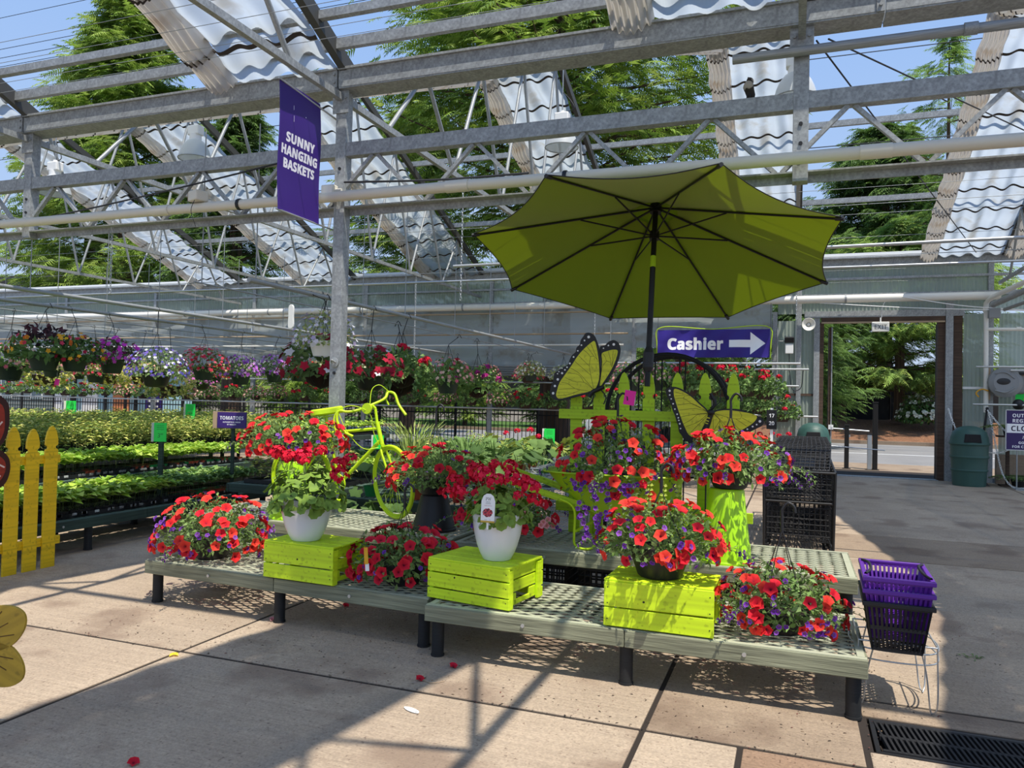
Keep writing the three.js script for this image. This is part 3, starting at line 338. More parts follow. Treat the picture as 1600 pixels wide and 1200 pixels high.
butterfly('bright yellow painted butterfly spread above the bucket petunias', [-.55, 1.44, -5.6], .05, .000488, [
  { r: -.1, o: [[78, 190], [110, 150], [200, 138], [300, 168], [450, 258], [560, 358], [680, 468], [705, 540], [645, 720], [565, 860], [430, 960], [350, 900], [320, 850], [282, 800], [268, 720], [240, 640], [215, 560], [180, 480], [150, 390], [112, 300], [78, 235]], y: [[200, 168], [300, 190], [450, 280], [560, 380], [672, 482], [690, 540], [622, 720], [548, 852], [440, 850], [350, 700], [290, 550], [230, 380], [194, 250]], v: [[[680, 480], [460, 380], [330, 300], [210, 315]], [[330, 300], [360, 265], [210, 268]], [[360, 265], [430, 265], [220, 215]], [[680, 490], [460, 380], [250, 405]], [[680, 490], [520, 450], [280, 480]], [[685, 510], [420, 550], [300, 580]], [[685, 520], [540, 540], [460, 610], [340, 680]], [[685, 530], [560, 640], [380, 720]], [[680, 560], [450, 800]]], d: [[130, 195, 17], [133, 257, 12], [155, 315, 11], [185, 387, 12], [212, 465, 12], [247, 540, 12], [265, 592, 12], [273, 630, 11], [288, 680, 14], [300, 750, 11]] },
  { r: .12, o: [[765, 490], [850, 456], [1000, 443], [1150, 453], [1300, 508], [1420, 556], [1468, 620], [1440, 675], [1370, 715], [1300, 755], [1220, 790], [1150, 835], [1080, 870], [1000, 895], [900, 925], [700, 955], [636, 900], [690, 720], [738, 565]], y: [[780, 502], [900, 466], [1130, 476], [1370, 540], [1345, 610], [1200, 722], [1050, 800], [960, 850], [860, 890], [662, 908], [702, 740], [752, 572]], v: [[[770, 510], [950, 560], [1080, 585], [1170, 570], [1130, 480]], [[1170, 570], [1300, 640]], [[1080, 585], [1240, 690]], [[950, 560], [1150, 750]], [[770, 515], [880, 620], [1050, 800]], [[770, 520], [850, 600], [970, 850]], [[860, 610], [700, 890]], [[855, 600], [865, 880]], [[760, 540], [770, 880]]], d: [[1415, 612, 19], [1370, 660, 12], [1315, 690, 13], [1243, 730, 12], [1168, 778, 13], [1090, 820, 12], [1042, 852, 12], [1015, 880, 10]] }],
  [735, 500], (t, S) => { mesh('body', [at(fin(new THREE.SphereGeometry(.026, 14, 10)), 0, 0, .02), tube(S([[735, 520], [690, 690], [620, 880]]).map(p => [...p, .018]), .017, 10, 8)], M.bfBlack, t); mesh('belly_bands', [580, 625, 660].map(y => { const [a, b] = S([[690 - (y - 620) * .3, y]])[0]; return bx(.02, .007, .008, a, b, .033, 0, 0, -.25); }), M.bfYellow, t); mesh('feelers', [tube(S([[745, 450], [860, 330], [860, 180], [920, 130], [950, 150]]).map(p => [...p, .02]), .0035, 14, 5), tube(S([[730, 450], [790, 380], [720, 220]]).map(p => [...p, .0]), .012, 8, 5)], M.bfBlack, t); mesh('mount_stake', rod([-.03, -.1, -.005], [-.03, -.95, -.03], .006, 6), M.black, t); });
{ // cut-outs at the edge of the picture
  const t = thing('butterfly_cutout', 'red painted butterfly with pale streaks hung on the yellow fence', 'butterfly', [-5.83, 1.06, -4.04], PI / 2);
  for (const [nm, o, i, st] of [['upper_wing', [[.0, .0], [.06, -.06], [.24, -.03], [.31, .06], [.33, .2], [.31, .33], [.2, .4], [.06, .38], [-.04, .2]], [[.05, .0], [.22, .0], [.28, .08], [.29, .2], [.27, .3], [.19, .35], [.08, .32], [.0, .18]], [[[.08, .05], [.24, .28]], [[.14, .03], [.27, .18]], [[.05, .1], [.18, .32]]]], ['lower_wing', [[.0, -.0], [.1, -.06], [.25, -.04], [.33, -.1], [.35, -.2], [.31, -.31], [.2, -.36], [.08, -.3], [.0, -.16]], [[.06, -.06], [.22, -.07], [.3, -.13], [.31, -.2], [.27, -.28], [.19, -.32], [.1, -.27], [.04, -.15]], [[[.1, -.1], [.27, -.25]], [[.12, -.08], [.3, -.18]], [[.08, -.14], [.2, -.3]]]]]) { const w = mesh(nm, ext(spl(o.map(p => [-p[0] + .06, p[1]]), true, 50), .012, .0015), P(0x3a130d, { roughness: .6 }), t); mesh('red_panel', PU(ext(spl(i.map(p => [-p[0] + .06, p[1]]), true, 40), .003)).translate(0, 0, .0135), M.bfRed, w); mesh('pale_streaks', st.map(([a, b]) => bar([-a[0] + .06, a[1], .017], [-b[0] + .06, b[1], .017], .003, .012)), P(0xe6cfc4, { roughness: .7 }), w); }
  t.scale.x = -1; mesh('body', tube([[.07, .36, .01], [.065, 0, .014], [.07, -.34, .01]], .02, 10, 8), M.bfBlack, t);
  const l = thing('flower_cutout', 'gold painted wooden flower with pointed petals on a stake', 'cutout', [-3.3, 0, -2.3], .35); mesh('stake', rb(.03, .55, .02, 0, .275, -.02), M.brownWood, l);
  for (let k = 0; k < 6; k++) { const a = k * PI / 3 + PI / 6, q = mesh('petal', PU(ext(spl([[0, -.02], [.08, -.075], [.17, -.09], [.25, -.05], [.275, 0], [.25, .05], [.17, .09], [.08, .075], [0, .02]], true, 50), .012, .0015)).rotateZ(a).translate(0, .4, 0), M.bfGold, l); mesh('petal_line', [-.35, 0, .35].map(d => bar([.05, 0, 0], [.2, d * .16, 0], .002, .004).translate(0, 0, .0145).rotateZ(a).translate(0, .4, 0)), P(0x6a4a1a, { roughness: .7 }), q); }
  mesh('centre', lathe([[.001, .03], [.06, .025], [.085, 0], [.001, 0]], 24).rotateX(PI / 2).translate(0, .4, .012), M.brownWood, l);
}
// ---------------------------------------------------------------- wheelbarrow
{
  const t = thing('wheelbarrow', 'lime painted wheelbarrow overflowing with red petunias', 'wheelbarrow', [-1.2, .49, -5.3]);
  const rings = [[.18, .12, .225, .12], [.24, .17, .235, .11], [.33, .22, .33, .09], [.42, .27, .44, .06], [.47, .3, .52, .04], [.5, .32, .53, .04], [.5, .32, .515, .04], [.465, .295, .515, .04], [.415, .265, .44, .06], [.325, .215, .335, .09], [.235, .165, .242, .11], [.0, .0, .242, .12]], na = 36, p = [], ix = [];
  rings.unshift([0, 0, .225, .12]); rings.forEach(([a, b, y, dx], j) => { for (let i = 0; i <= na; i++) { const q = i / na * 2 * PI, c = Math.cos(q), s = Math.sin(q), e = .55; p.push(dx + a * Math.sign(c) * Math.abs(c) ** e, y - .05 * dx, b * Math.sign(s) * Math.abs(s) ** e); if (i < na && j < rings.length - 1) { const k = j * (na + 1) + i; ix.push(k, k + na + 1, k + 1, k + 1, k + na + 1, k + na + 2); } } });
  const g = new THREE.BufferGeometry(); g.setAttribute('position', new THREE.Float32BufferAttribute(p, 3)); g.setIndex(ix); g.computeVertexNormals(); mesh('tub', g, M.limeT, t);
  for (const s of [1, -1]) { mesh('handle_rail', [bar([-.62, .42, s * .24], [.5, .12, s * .06], .035, .042), bar([-.9, .5, s * .25], [-.6, .415, s * .24], .028, .028)], M.limeF, t); mesh('leg', tube([[-.3, .33, s * .215], [-.24, .31, s * .22], [-.2, .27, s * .22], [-.195, .1, s * .225], [-.19, .03, s * .225], [-.15, .008, s * .225], [-.08, .01, s * .22], [-.03, .06, s * .2], [.12, .21, s * .14]], .009, 30, 7), M.limeY, t); }
  mesh('leg_brace', [rod([-.195, .12, .225], [-.195, .12, -.225], .007, 6), bar([-.19, .12, .22], [.0, .23, -.1], .006, .018)], M.limeF, t);
  mesh('wheel', [fin(new THREE.TorusGeometry(.135, .035, 12, 30)), rod([0, 0, -.03], [0, 0, .03], .11, 20), rod([0, 0, -.06], [0, 0, .06], .02, 10)].map(q => q.translate(.5, .17, 0)), M.limeF, t);
  mesh('axle', rod([.5, .17, -.1], [.5, .17, .1], .01, 8), M.limeF, t); mesh('tub_support', [bar([.05, .12, .1], [.05, .24, .1], .03, .03), bar([.05, .12, -.1], [.05, .24, -.1], .03, .03), bar([-.15, .24, .2], [-.15, .24, -.2], .03, .03)], M.brownWood, t);
}
// ---------------------------------------------------------------- bicycle
{
  const t = thing('bicycle', 'old racing bicycle painted entirely lime yellow', 'bicycle', [-3.55, .49, -5.6]), W = (x, y, z = -5.6) => [x + 3.55, y - .49, z + 5.6], m = M.limeY;
  const wheel = (nm, [x, y, z], ry, lean) => { const q = new THREE.Group(); q.name = nm; q.position.set(x, y, z); q.rotation.set(lean, ry, 0, 'YXZ'); t.add(q); mesh('tyre', fin(new THREE.TorusGeometry(.295, .015, 10, 48)), m, q); mesh('rim', fin(new THREE.TorusGeometry(.273, .009, 6, 48)), m, q); const sp = []; for (let k = 0; k < 28; k++) { const a = k / 28 * 2 * PI, b = a + (k % 2 ? .5 : -.5); sp.push(rod([.018 * Math.cos(b), .018 * Math.sin(b), k % 4 < 2 ? .025 : -.025], [.27 * Math.cos(a), .27 * Math.sin(a), 0], .0014, 4)); } mesh('spokes', sp, m, q); mesh('hub', rod([0, 0, -.045], [0, 0, .045], .016, 10), m, q); return q; };
  wheel('rear_wheel', W(-3.99, .8), 0, .0); wheel('front_wheel', W(-3.09, .8, -5.6), -.5, .1);
  const fr = [[[-3.6, .76], [-3.725, 1.2], .015], [[-3.725, 1.18], [-3.245, 1.235], .014], [[-3.6, .76], [-3.215, 1.14], .016], [[-3.255, 1.29], [-3.2, 1.1], .018]].map(([a, b, r]) => rod(W(...a), W(...b), r, 10)); for (const s of [.03, -.03]) fr.push(rod(W(-3.6, .76, -5.6 + s * .6), W(-3.99, .8, -5.6 + s), .009, 8), rod(W(-3.725, 1.18, -5.6 + s * .5), W(-3.99, .8, -5.6 + s), .008, 8)); mesh('frame', fr, m, t);
  mesh('fork', [[-1, 1]].flat().map(s => tube([W(-3.2, 1.1), W(-3.19, 1.06, -5.6 + s * .035), W(-3.13, .92, -5.6 + s * .05), W(-3.09, .8, -5.6 + s * .05)], .0095, 12, 7)).concat([rod(W(-3.22, 1.1, -5.64), W(-3.17, 1.1, -5.56), .016, 8)]), m, t);
  mesh('seat_post', rod(W(-3.725, 1.18), W(-3.75, 1.31), .012, 8), m, t);
  const sd = ext(spl([[-.13, 0], [-.12, .055], [-.08, .07], [-.02, .045], [.05, .022], [.13, .016], [.145, 0], [.13, -.016], [.05, -.022], [-.02, -.045], [-.08, -.07], [-.12, -.055]], true, 60), .035, .012).rotateX(-PI / 2).rotateZ(.17); mesh('saddle', sd.translate(...W(-3.74, 1.345)), m, t); mesh('saddle_rails', [rod(W(-3.85, 1.3, -5.58), W(-3.68, 1.33, -5.58), .004, 6), rod(W(-3.85, 1.3, -5.62), W(-3.68, 1.33, -5.62), .004, 6)], m, t);
  mesh('stem', [rod(W(-3.255, 1.29), W(-3.275, 1.4), .012, 8), rod(W(-3.275, 1.4), W(-3.3, 1.43, -5.58), .013, 8)], m, t);
  mesh('handlebar', [tube([[-3.37, 1.17, -5.42], [-3.46, 1.21, -5.415], [-3.52, 1.3, -5.41], [-3.51, 1.375, -5.42], [-3.45, 1.37, -5.44], [-3.38, 1.385, -5.5], [-3.3, 1.43, -5.58], [-3.24, 1.49, -5.7], [-3.24, 1.54, -5.75], [-3.19, 1.53, -5.76], [-3.14, 1.44, -5.75], [-3.05, 1.35, -5.72]].map(q => W(...q)), .0115, 60, 8)], m, t);
  mesh('brake_lever', tube([[-3.52, 1.38, -5.42], [-3.545, 1.33, -5.41], [-3.54, 1.26, -5.4], [-3.52, 1.2, -5.4]].map(q => W(...q)), .007, 10, 6), m, t); mesh('brake_lever', tube([[-3.25, 1.56, -5.75], [-3.27, 1.5, -5.76], [-3.24, 1.43, -5.76]].map(q => W(...q)), .007, 10, 6), m, t);
  mesh('cables', [[[-3.52, 1.39, -5.42], [-3.4, 1.42, -5.45], [-3.28, 1.36, -5.52], [-3.26, 1.2, -5.56], [-3.22, 1.1, -5.58]], [[-3.52, 1.37, -5.42], [-3.42, 1.2, -5.42], [-3.3, 1.07, -5.48], [-3.21, 1.08, -5.56]], [[-3.24, 1.55, -5.75], [-3.3, 1.6, -5.7], [-3.34, 1.57, -5.66], [-3.33, 1.42, -5.6]], [[-3.7, 1.24, -5.57], [-3.62, 1.22, -5.55], [-3.5, 1.14, -5.52]]].map(c => tube(c.map(q => W(...q)), .0035, 20, 5)), m, t);
  mesh('crankset', [fin(new THREE.TorusGeometry(.082, .007, 6, 28)).translate(...W(-3.6, .76, -5.55)), fin(new THREE.TorusGeometry(.055, .006, 6, 24)).translate(...W(-3.6, .76, -5.555)), rod(W(-3.6, .76, -5.54), W(-3.52, .63, -5.53), .009, 8), rod(W(-3.6, .76, -5.66), W(-3.68, .89, -5.67), .009, 8), rod(W(-3.6, .76, -5.66), W(-3.6, .76, -5.53), .018, 10), bx(.09, .022, .06, ...W(-3.52, .63, -5.49)), bx(.09, .022, .06, ...W(-3.68, .89, -5.71)), ...[0, 1, 2, 3, 4].map(k => rod(W(-3.6, .76, -5.55), W(-3.6 + .08 * Math.cos(k * 1.257), .76 + .08 * Math.sin(k * 1.257), -5.55), .006, 5))], m, t); mesh('lamp_bracket', rod(W(-3.3, 1.4, -5.52), W(-3.3, 1.4, -5.5), .045, 14), m, t);
}
// ---------------------------------------------------------------- black arch, carts, baskets
{
  const t = thing('arch_trellis', 'black iron arch standing behind the lime fence', 'trellis', [-.98, 0, -6.35]);
  for (const z of [0, -.35]) { const pts = []; for (let i = 0; i <= 16; i++) { const a = PI * i / 16; pts.push([-.5 * Math.cos(a), 1.42 + .48 * Math.sin(a), z]); } mesh('arch', tube([[-.5, .02, z], [-.5, .8, z], ...pts, [.5, .8, z], [.5, .02, z]], .018, 60, 8), M.blackM, t); for (const x of [-.3, -.1, .1, .3]) mesh('upright_bar', rod([x, .02, z], [x, 1.42 + .48 * Math.sqrt(1 - x * x / .25), z], .007, 6), M.blackM, t); mesh('cross_bar', rod([-.5, .9, z], [.5, .9, z], .008, 6), M.blackM, t); }
  for (const y of [.6, 1.2]) for (const s of [-.5, .5]) mesh('side_bar', rod([s, y, 0], [s, y, -.35], .008, 6), M.blackM, t);
  mesh('top_brace', [.25, .5, .75].map(f => { const a = PI * f; return rod([-.5 * Math.cos(a), 1.42 + .48 * Math.sin(a), 0], [-.5 * Math.cos(a), 1.42 + .48 * Math.sin(a), -.35], .008, 6); }), M.blackM, t);
}
const wireFace = (a, b, c, n, m, r = .004) => { const A = A3(a), B = A3(b), C = A3(c), u = B.clone().sub(A), v = C.clone().sub(A), o = []; for (let i = 0; i <= n; i++) o.push(rod(A.clone().addScaledVector(u, i / n), A.clone().addScaledVector(u, i / n).add(v), r, 4)); for (let j = 0; j <= m; j++) o.push(rod(A.clone().addScaledVector(v, j / m), A.clone().addScaledVector(v, j / m).add(u), r, 4)); return o; };
{
  const t = thing('shopping_cart', 'black shopping cart at the front of the nested row', 'cart', [.06, 0, -8.1], 0, 'nested black shopping carts');
  mesh('lower_basket', [...wireFace([-.3, .17, 0], [.3, .17, 0], [-.3, .5, 0], 12, 6), ...wireFace([-.3, .17, 0], [-.27, .17, -.75], [-.3, .5, 0], 10, 6), ...wireFace([.3, .17, 0], [.27, .17, -.75], [.3, .5, 0], 10, 6), ...wireFace([-.3, .17, 0], [.3, .17, 0], [-.27, .17, -.75], 8, 8)], M.black, t);
  mesh('upper_basket', [...wireFace([-.31, .58, .02], [.31, .58, .02], [-.32, .84, .04], 12, 5), ...wireFace([-.31, .58, .02], [-.28, .58, -.8], [-.32, .84, .04], 10, 5), ...wireFace([.31, .58, .02], [.28, .58, -.8], [.32, .84, .04], 10, 5), ...wireFace([-.31, .58, .02], [.31, .58, .02], [-.28, .58, -.8], 8, 8)], M.black, t);
  mesh('rim', [tube([[-.33, .85, .05], [.33, .85, .05]].flatMap((p, i, a) => i ? [p] : [p, [0, .85, .05]]), .013, 4, 8), rod([-.33, .85, .05], [-.29, 1.0, -.85], .013, 8), rod([.33, .85, .05], [.29, 1.0, -.85], .013, 8), rod([-.29, 1.0, -.85], [.29, 1.0, -.85], .013, 8), rod([-.31, .55, .02], [.31, .55, .02], .012, 8)], M.black, t);
  mesh('flap', wireFace([-.28, .86, -.1], [.28, .86, -.1], [-.25, 1.1, -.55], 12, 8, .006), M.black, t); mesh('seat_panel', bx(.3, .006, .14, .0, .92, -.25, .5), M.blackG, t);
  mesh('frame', [[-1, 1]].flat().flatMap(s => [rod([s * .32, .1, .0], [s * .33, .85, .05], .013, 8), rod([s * .32, .1, 0], [s * .27, .12, -.85], .013, 8), rod([s * .27, .12, -.85], [s * .29, 1.0, -.85], .013, 8)]), M.black, t);
  mesh('handle', rod([-.3, 1.02, -.88], [.3, 1.02, -.88], .018, 10), M.blackG, t); for (const s of [-1, 1]) for (const z of [0, -.82]) mesh('wheel', [rod([s * .3 - .012, .05, z], [s * .3 + .012, .05, z], .05, 16), bx(.03, .05, .02, s * .3, .09, z)], M.blackM, t);
  for (let k = 1; k < 7; k++) copy(t, [.06 + .006 * k, 0, -8.1 - .34 * k], 0, ['', 'black shopping cart second in the nested row', 'black shopping cart third in the nested row', 'black shopping cart fourth in the nested row', 'black shopping cart fifth in the nested row', 'black shopping cart sixth in the nested row', 'black shopping cart at the trash bin end of the nested row'][k]);
}
{
  const mk = (label, y, m, i) => { const t = thing('shopping_basket', label, 'basket', [.495, y, -4.36], -.03, 'stacked shopping baskets'), w0 = .11, w1 = .14, d0 = .17, d1 = .225, h = .24, g = [], P4 = f => [w0 + (w1 - w0) * f, d0 + (d1 - d0) * f];
    for (const f of [0, .5, 1]) { const [a, b] = P4(f), y = h * f; for (const s of [1, -1]) g.push(bx(2 * a, .018, .006, 0, y + .009 - .018 * f, s * b), bx(.006, .018, 2 * b, s * a, y + .009 - .018 * f, 0)); }
    for (let k = 0; k <= 13; k++) for (const s of [1, -1]) g.push(bar([(k / 13 * 2 - 1) * w0, .01, s * d0], [(k / 13 * 2 - 1) * w1, h - .01, s * d1], .011, .005)); for (let k = 0; k <= 18; k++) for (const s of [1, -1]) g.push(bar([s * w0, .01, (k / 18 * 2 - 1) * d0], [s * w1, h - .01, (k / 18 * 2 - 1) * d1], .005, .011));
    mesh('slotted_wall', g, m, t); mesh('bottom', lattice(2 * w0, 2 * d0, .005, .03, .78, .008).map(q => q.translate(0, .006, 0)), m, t);
    mesh('rim', [[-1, 1]].flat().flatMap(s => [rb(2 * w1 + .04, .022, .022, 0, h, s * (d1 + .008)), rb(.022, .022, 2 * d1 + .03, s * (w1 + .008), h, 0)]), m, t); if (i) for (const s of [1, -1]) mesh('carry_handle', tube([[s * (w1 + .004), h + .014, -d1 * .8], [s * (w1 - .02), h + .02, -d1 * .5], [s * (w1 - .02), h + .02, d1 * .5], [s * (w1 + .004), h + .014, d1 * .8]], .007, 12, 7), M.black, t); };
  const pu = P(0x5f2798, { roughness: .42 }); mk('purple shopping basket at the top of the stack', .425, pu, 1); mk('purple shopping basket under the top purple one', .365, pu, 0); mk('black shopping basket at the bottom of the stack', .305, M.black, 0);
  const s = thing('basket_stand', 'chrome wire stand holding the stacked shopping baskets', 'stand', [.495, 0, -4.42]); for (const y of [.3, .25]) mesh('hoop', tube([[-.16, y, .17], [.16, y, .17], [.17, y, -.17], [-.17, y, -.17]], .004, 40, 6, true), M.steel, s);
  mesh('hoop', [rod([-.175, .34, .2], [.175, .34, .2], .004, 6), rod([-.175, .34, -.2], [.175, .34, -.2], .004, 6), rod([-.175, .34, .2], [-.175, .34, -.2], .004, 6), rod([.175, .34, .2], [.175, .34, -.2], .004, 6)], M.steel, s); for (const q of [1, -1]) for (const z of [1, -1]) mesh('leg', tube([[q * .1, .34, z * .2], [q * .13, .2, z * .19], [q * .15, .03, z * .17], [q * .16, .004, z * .15], [q * .175, .03, z * .18], [q * .175, .34, z * .2]], .004, 26, 6), M.steel, s); mesh('cradle', [-.08, 0, .08].map(x => rod([x, .3, -.2], [x, .3, .2], .0035, 5)), M.steel, s);
}
// ---------------------------------------------------------------- plants
class Fol {
  constructor() { this.p = []; this.n = []; this.c = []; this.i = []; }
  leaf(o, d, N, L, W, col, fold = .25, v = RR(1.1, 1.9)) { // ovate leaf with a folded midrib
    const s = V(0, 0, 0).crossVectors(d, N).normalize(), n = V(0, 0, 0).crossVectors(s, d).normalize(), k = this.p.length / 3, q = (a, b, c) => [o.x + d.x * a + s.x * b + n.x * c, o.y + d.y * a + s.y * b + n.y * c, o.z + d.z * a + s.z * b + n.z * c];
    this.p.push(...q(0, 0, 0), ...q(L * .45, W / 2, W * fold), ...q(L * .45, -W / 2, W * fold), ...q(L * .5, 0, 0), ...q(L, 0, -L * .12));
    for (let j = 0; j < 5; j++) { const e = j === 1 ? .35 : j === 2 ? -.35 : 0; this.n.push(n.x - s.x * e, n.y - s.y * e, n.z - s.z * e); this.c.push(col[0] * v, col[1] * v, col[2] * v); }
    this.i.push(k, k + 1, k + 3, k, k + 3, k + 2, k + 1, k + 4, k + 3, k + 2, k + 3, k + 4);
  }
  star(o, N, r, col, k = 5, mid = col) { // flat flower of k petals
    const a = V(N.y + .3, -N.x + .1, N.z * .5 + .2).cross(N).normalize(), b = V(0, 0, 0).crossVectors(N, a), s = this.p.length / 3, v = RR(.8, 1.15), ph = R() * 6; this.p.push(o.x, o.y, o.z); this.n.push(N.x, N.y, N.z); this.c.push(mid[0] * v, mid[1] * v, mid[2] * v);
    for (let j = 0; j < 2 * k; j++) { const t = ph + j * PI / k, f = j % 2 ? r * .62 : r, h = r * .22; this.p.push(o.x + (a.x * Math.cos(t) + b.x * Math.sin(t)) * f + N.x * h, o.y + (a.y * Math.cos(t) + b.y * Math.sin(t)) * f + N.y * h, o.z + (a.z * Math.cos(t) + b.z * Math.sin(t)) * f + N.z * h); this.n.push(N.x, N.y, N.z); this.c.push(col[0] * v, col[1] * v, col[2] * v); this.i.push(s, s + 1 + j, s + 1 + (j + 1) % (2 * k)); }
  }
  stem(a, b, w, col) { const s = V(0, 0, 0).crossVectors(V(0, 0, 0).subVectors(b, a), V(.3, .2, 1)).normalize().multiplyScalar(w), k = this.p.length / 3; this.p.push(a.x - s.x, a.y - s.y, a.z - s.z, a.x + s.x, a.y + s.y, a.z + s.z, b.x - s.x, b.y - s.y, b.z - s.z, b.x + s.x, b.y + s.y, b.z + s.z); for (let j = 0; j < 4; j++) { this.n.push(0, .3, .95); this.c.push(...col); } this.i.push(k, k + 1, k + 2, k + 1, k + 3, k + 2); }
  geo() { const g = new THREE.BufferGeometry(); g.setAttribute('position', new THREE.Float32BufferAttribute(this.p, 3)); g.setAttribute('normal', new THREE.Float32BufferAttribute(this.n, 3)); g.setAttribute('color', new THREE.Float32BufferAttribute(this.c, 3)); g.setIndex(this.i); return g; }
}
const rv = () => V(RR(-1, 1), RR(-1, 1), RR(-1, 1)).normalize();
function bloomGeo(outer, inner, throat) { // ruffled five lobed trumpet facing +y, radius 1
  const p = [0, -.55, 0], c = [...throat], ix = [], n = 10; for (const [f, y, col] of [[.3, -.12, inner], [1, .1, outer]]) for (let j = 0; j < n; j++) { const a = j / n * 2 * PI, l = f === 1 ? (j % 2 ? .8 : 1) : f; p.push(Math.cos(a) * l, y + (f === 1 ? (j % 2 ? .1 : -.08) : 0), Math.sin(a) * l); c.push(...col); }
  for (let j = 0; j < n; j++) { const k = (j + 1) % n; ix.push(0, 1 + k, 1 + j, 1 + j, 1 + k, 1 + n + j, 1 + k, 1 + n + k, 1 + n + j); } const g = new THREE.BufferGeometry(); g.setAttribute('position', new THREE.Float32BufferAttribute(p, 3)); g.setAttribute('color', new THREE.Float32BufferAttribute(c, 3)); g.setIndex(ix); g.computeVertexNormals(); return g;
}
const RED = [bloomGeo([.83, .035, .03], [.7, .02, .03], [.12, 0, .02]), bloomGeo([.75, .02, .035], [.6, .01, .03], [.1, 0, .02]), bloomGeo([.88, .07, .035], [.75, .04, .03], [.16, .01, .01])], DRED = [bloomGeo([.62, .012, .03], [.48, .008, .025], [.08, 0, .02]), bloomGeo([.7, .02, .05], [.55, .01, .03], [.1, 0, .02])], PUR = [bloomGeo([.27, .075, .52], [.14, .02, .3], [.5, .4, .03]), bloomGeo([.2, .05, .43], [.1, .015, .25], [.3, .25, .02]), bloomGeo([.38, .14, .6], [.2, .04, .36], [.5, .4, .03])], PNK = [bloomGeo([.85, .42, .4], [.75, .2, .25], [.6, .4, .1])];
const put = (nm, g, parent, o, N, r, m = M.petal) => { const b = new THREE.Mesh(g, m); b.name = nm; b.position.copy(o); b.quaternion.setFromUnitVectors(V(0, 1, 0), N).multiply(new THREE.Quaternion().setFromAxisAngle(V(0, 1, 0), R() * 6)); b.scale.setScalar(r); b.castShadow = b.receiveShadow = true; parent.add(b); return b; };
const PL = [[.12, .20, .05], [.16, .25, .07], [.09, .15, .04], [.2, .29, .1]];
function hookGeo(r, rim, apex) { const g = []; for (let k = 0; k < 4; k++) { const a = k * PI / 2 + .6; g.push(rod([r * Math.cos(a), rim, r * Math.sin(a)], [0, apex, 0], .0025, 5)); } g.push(rod([0, apex - .02, 0], [0, apex + .06, 0], .009, 7), tube([[0, apex + .06, 0], [.0, apex + .1, 0], [.03, apex + .14, 0], [.06, apex + .12, 0], [.065, apex + .09, 0]], .008, 14, 7)); return g; }
function petunia(label, x, y, z, { rx = .36, rz = rx, top = .28, drop = .18, nr = 70, np = 45, reds = RED, pr = .15, ph = .16, hook = 0, nl = 1150, pink = 0, pot = true, br = .04, trail = 8 }) { // y: where the pot stands
  const t = thing('petunia_basket', label, 'flower basket', [x, y, z]), rim = pot ? ph : .02, f = new Fol();
  if (pot) { const pg = mesh('pot', [lathe(wall([[pr * .62, 0], [pr * .7, .01], [pr * .95, ph * .75], [pr, ph * .85], [pr * 1.03, ph]], .005), 28), lathe([[.001, .0], [pr * .63, .0], [pr * .63, .006], [.001, .006]], 20)], M.black, t); mesh('soil', lathe([[.001, ph * .9], [pr * .95, ph * .86]], 16), M.soil, pg); }
  const S = (th, fi, k) => { const s = Math.sin(fi), c = Math.cos(fi); return V(rx * s * Math.cos(th) * k, rim + (c > 0 ? top : drop) * c * k, rz * s * Math.sin(th) * k); }, out = (th, fi) => V(Math.sin(fi) * Math.cos(th) / rx, Math.cos(fi) / (Math.cos(fi) > 0 ? top : drop * 2), Math.sin(fi) * Math.sin(th) / rz).normalize();
  const ang = () => [R() * 2 * PI, Math.acos(1 - 1.5 * R())]; // to a little under the rim
  for (let i = 0; i < nl; i++) { const [th, fi] = ang(), o = S(th, fi, RR(.5, .98)), N = out(th, fi).add(rv().multiplyScalar(.6)).normalize(), d = out(th, fi).multiplyScalar(.5).add(rv()).normalize(); f.leaf(o, d, N, RR(.03, .055), RR(.014, .024), pick(PL)); }
  for (let i = 0; i < 60; i++) { const [th, fi] = ang(), o = S(th, fi, 1); f.stem(V(o.x * .15, rim + .02, o.z * .15), o, .0016, [.2, .26, .1]); }
  const purp = []; for (let i = 0; i < trail; i++) { const th = R() * 2 * PI; let o = S(th, 1.5, .9), d = V(Math.cos(th), RR(-.2, .5), Math.sin(th)).normalize(); for (let k = 0; k < 7; k++) { const e = o.clone().addScaledVector(d, .028); f.stem(o, e, .0013, [.2, .28, .1]); for (let q = 0; q < 3; q++) f.leaf(e, rv().add(d).normalize(), V(0, 1, .2).normalize(), RR(.018, .03), .009, pick(PL)); if (k > 3 && R() < .6) purp.push([e.clone(), d.clone()]); o = e; d.y -= .16; d.normalize(); } }
  stuff(mesh('foliage', f.geo(), M.leaf, t));
  for (let i = 0; i < nr; i++) { let [th, fi] = ang(); const N = out(th, fi).add(V(.12, .3, .16)).add(rv().multiplyScalar(.35)).normalize(); put('bloom', pick(reds), t, S(th, fi, RR(.96, 1.1)), N, br * RR(.82, 1.12)); }
  const c1 = R() * 6; for (let i = 0; i < np; i++) { let [th, fi] = ang(); if (R() < .7) { th = c1 + (R() < .5 ? 2.4 : 0) + RR(-.8, .8); fi = RR(1.0, 2.0); } const N = out(th, fi).add(rv().multiplyScalar(.5)).normalize(); put('small_bloom', pick(PUR), t, S(th, fi, RR(1, 1.12)), N, br * RR(.4, .52)); }
  for (const [o, d] of purp) put('small_bloom', pick(PUR), t, o, d.clone().add(V(0, .4, .3)).normalize(), br * .45);
  for (let i = 0; i < pink; i++) put('small_bloom', PNK[0], t, S(RR(.1, 1.2), RR(1.1, 2.0), 1.05), V(.3, .2, .9).normalize(), br * .6);
  if (hook) mesh('hanger', hookGeo(pr, rim, rim + hook), M.black, t); return t;
}
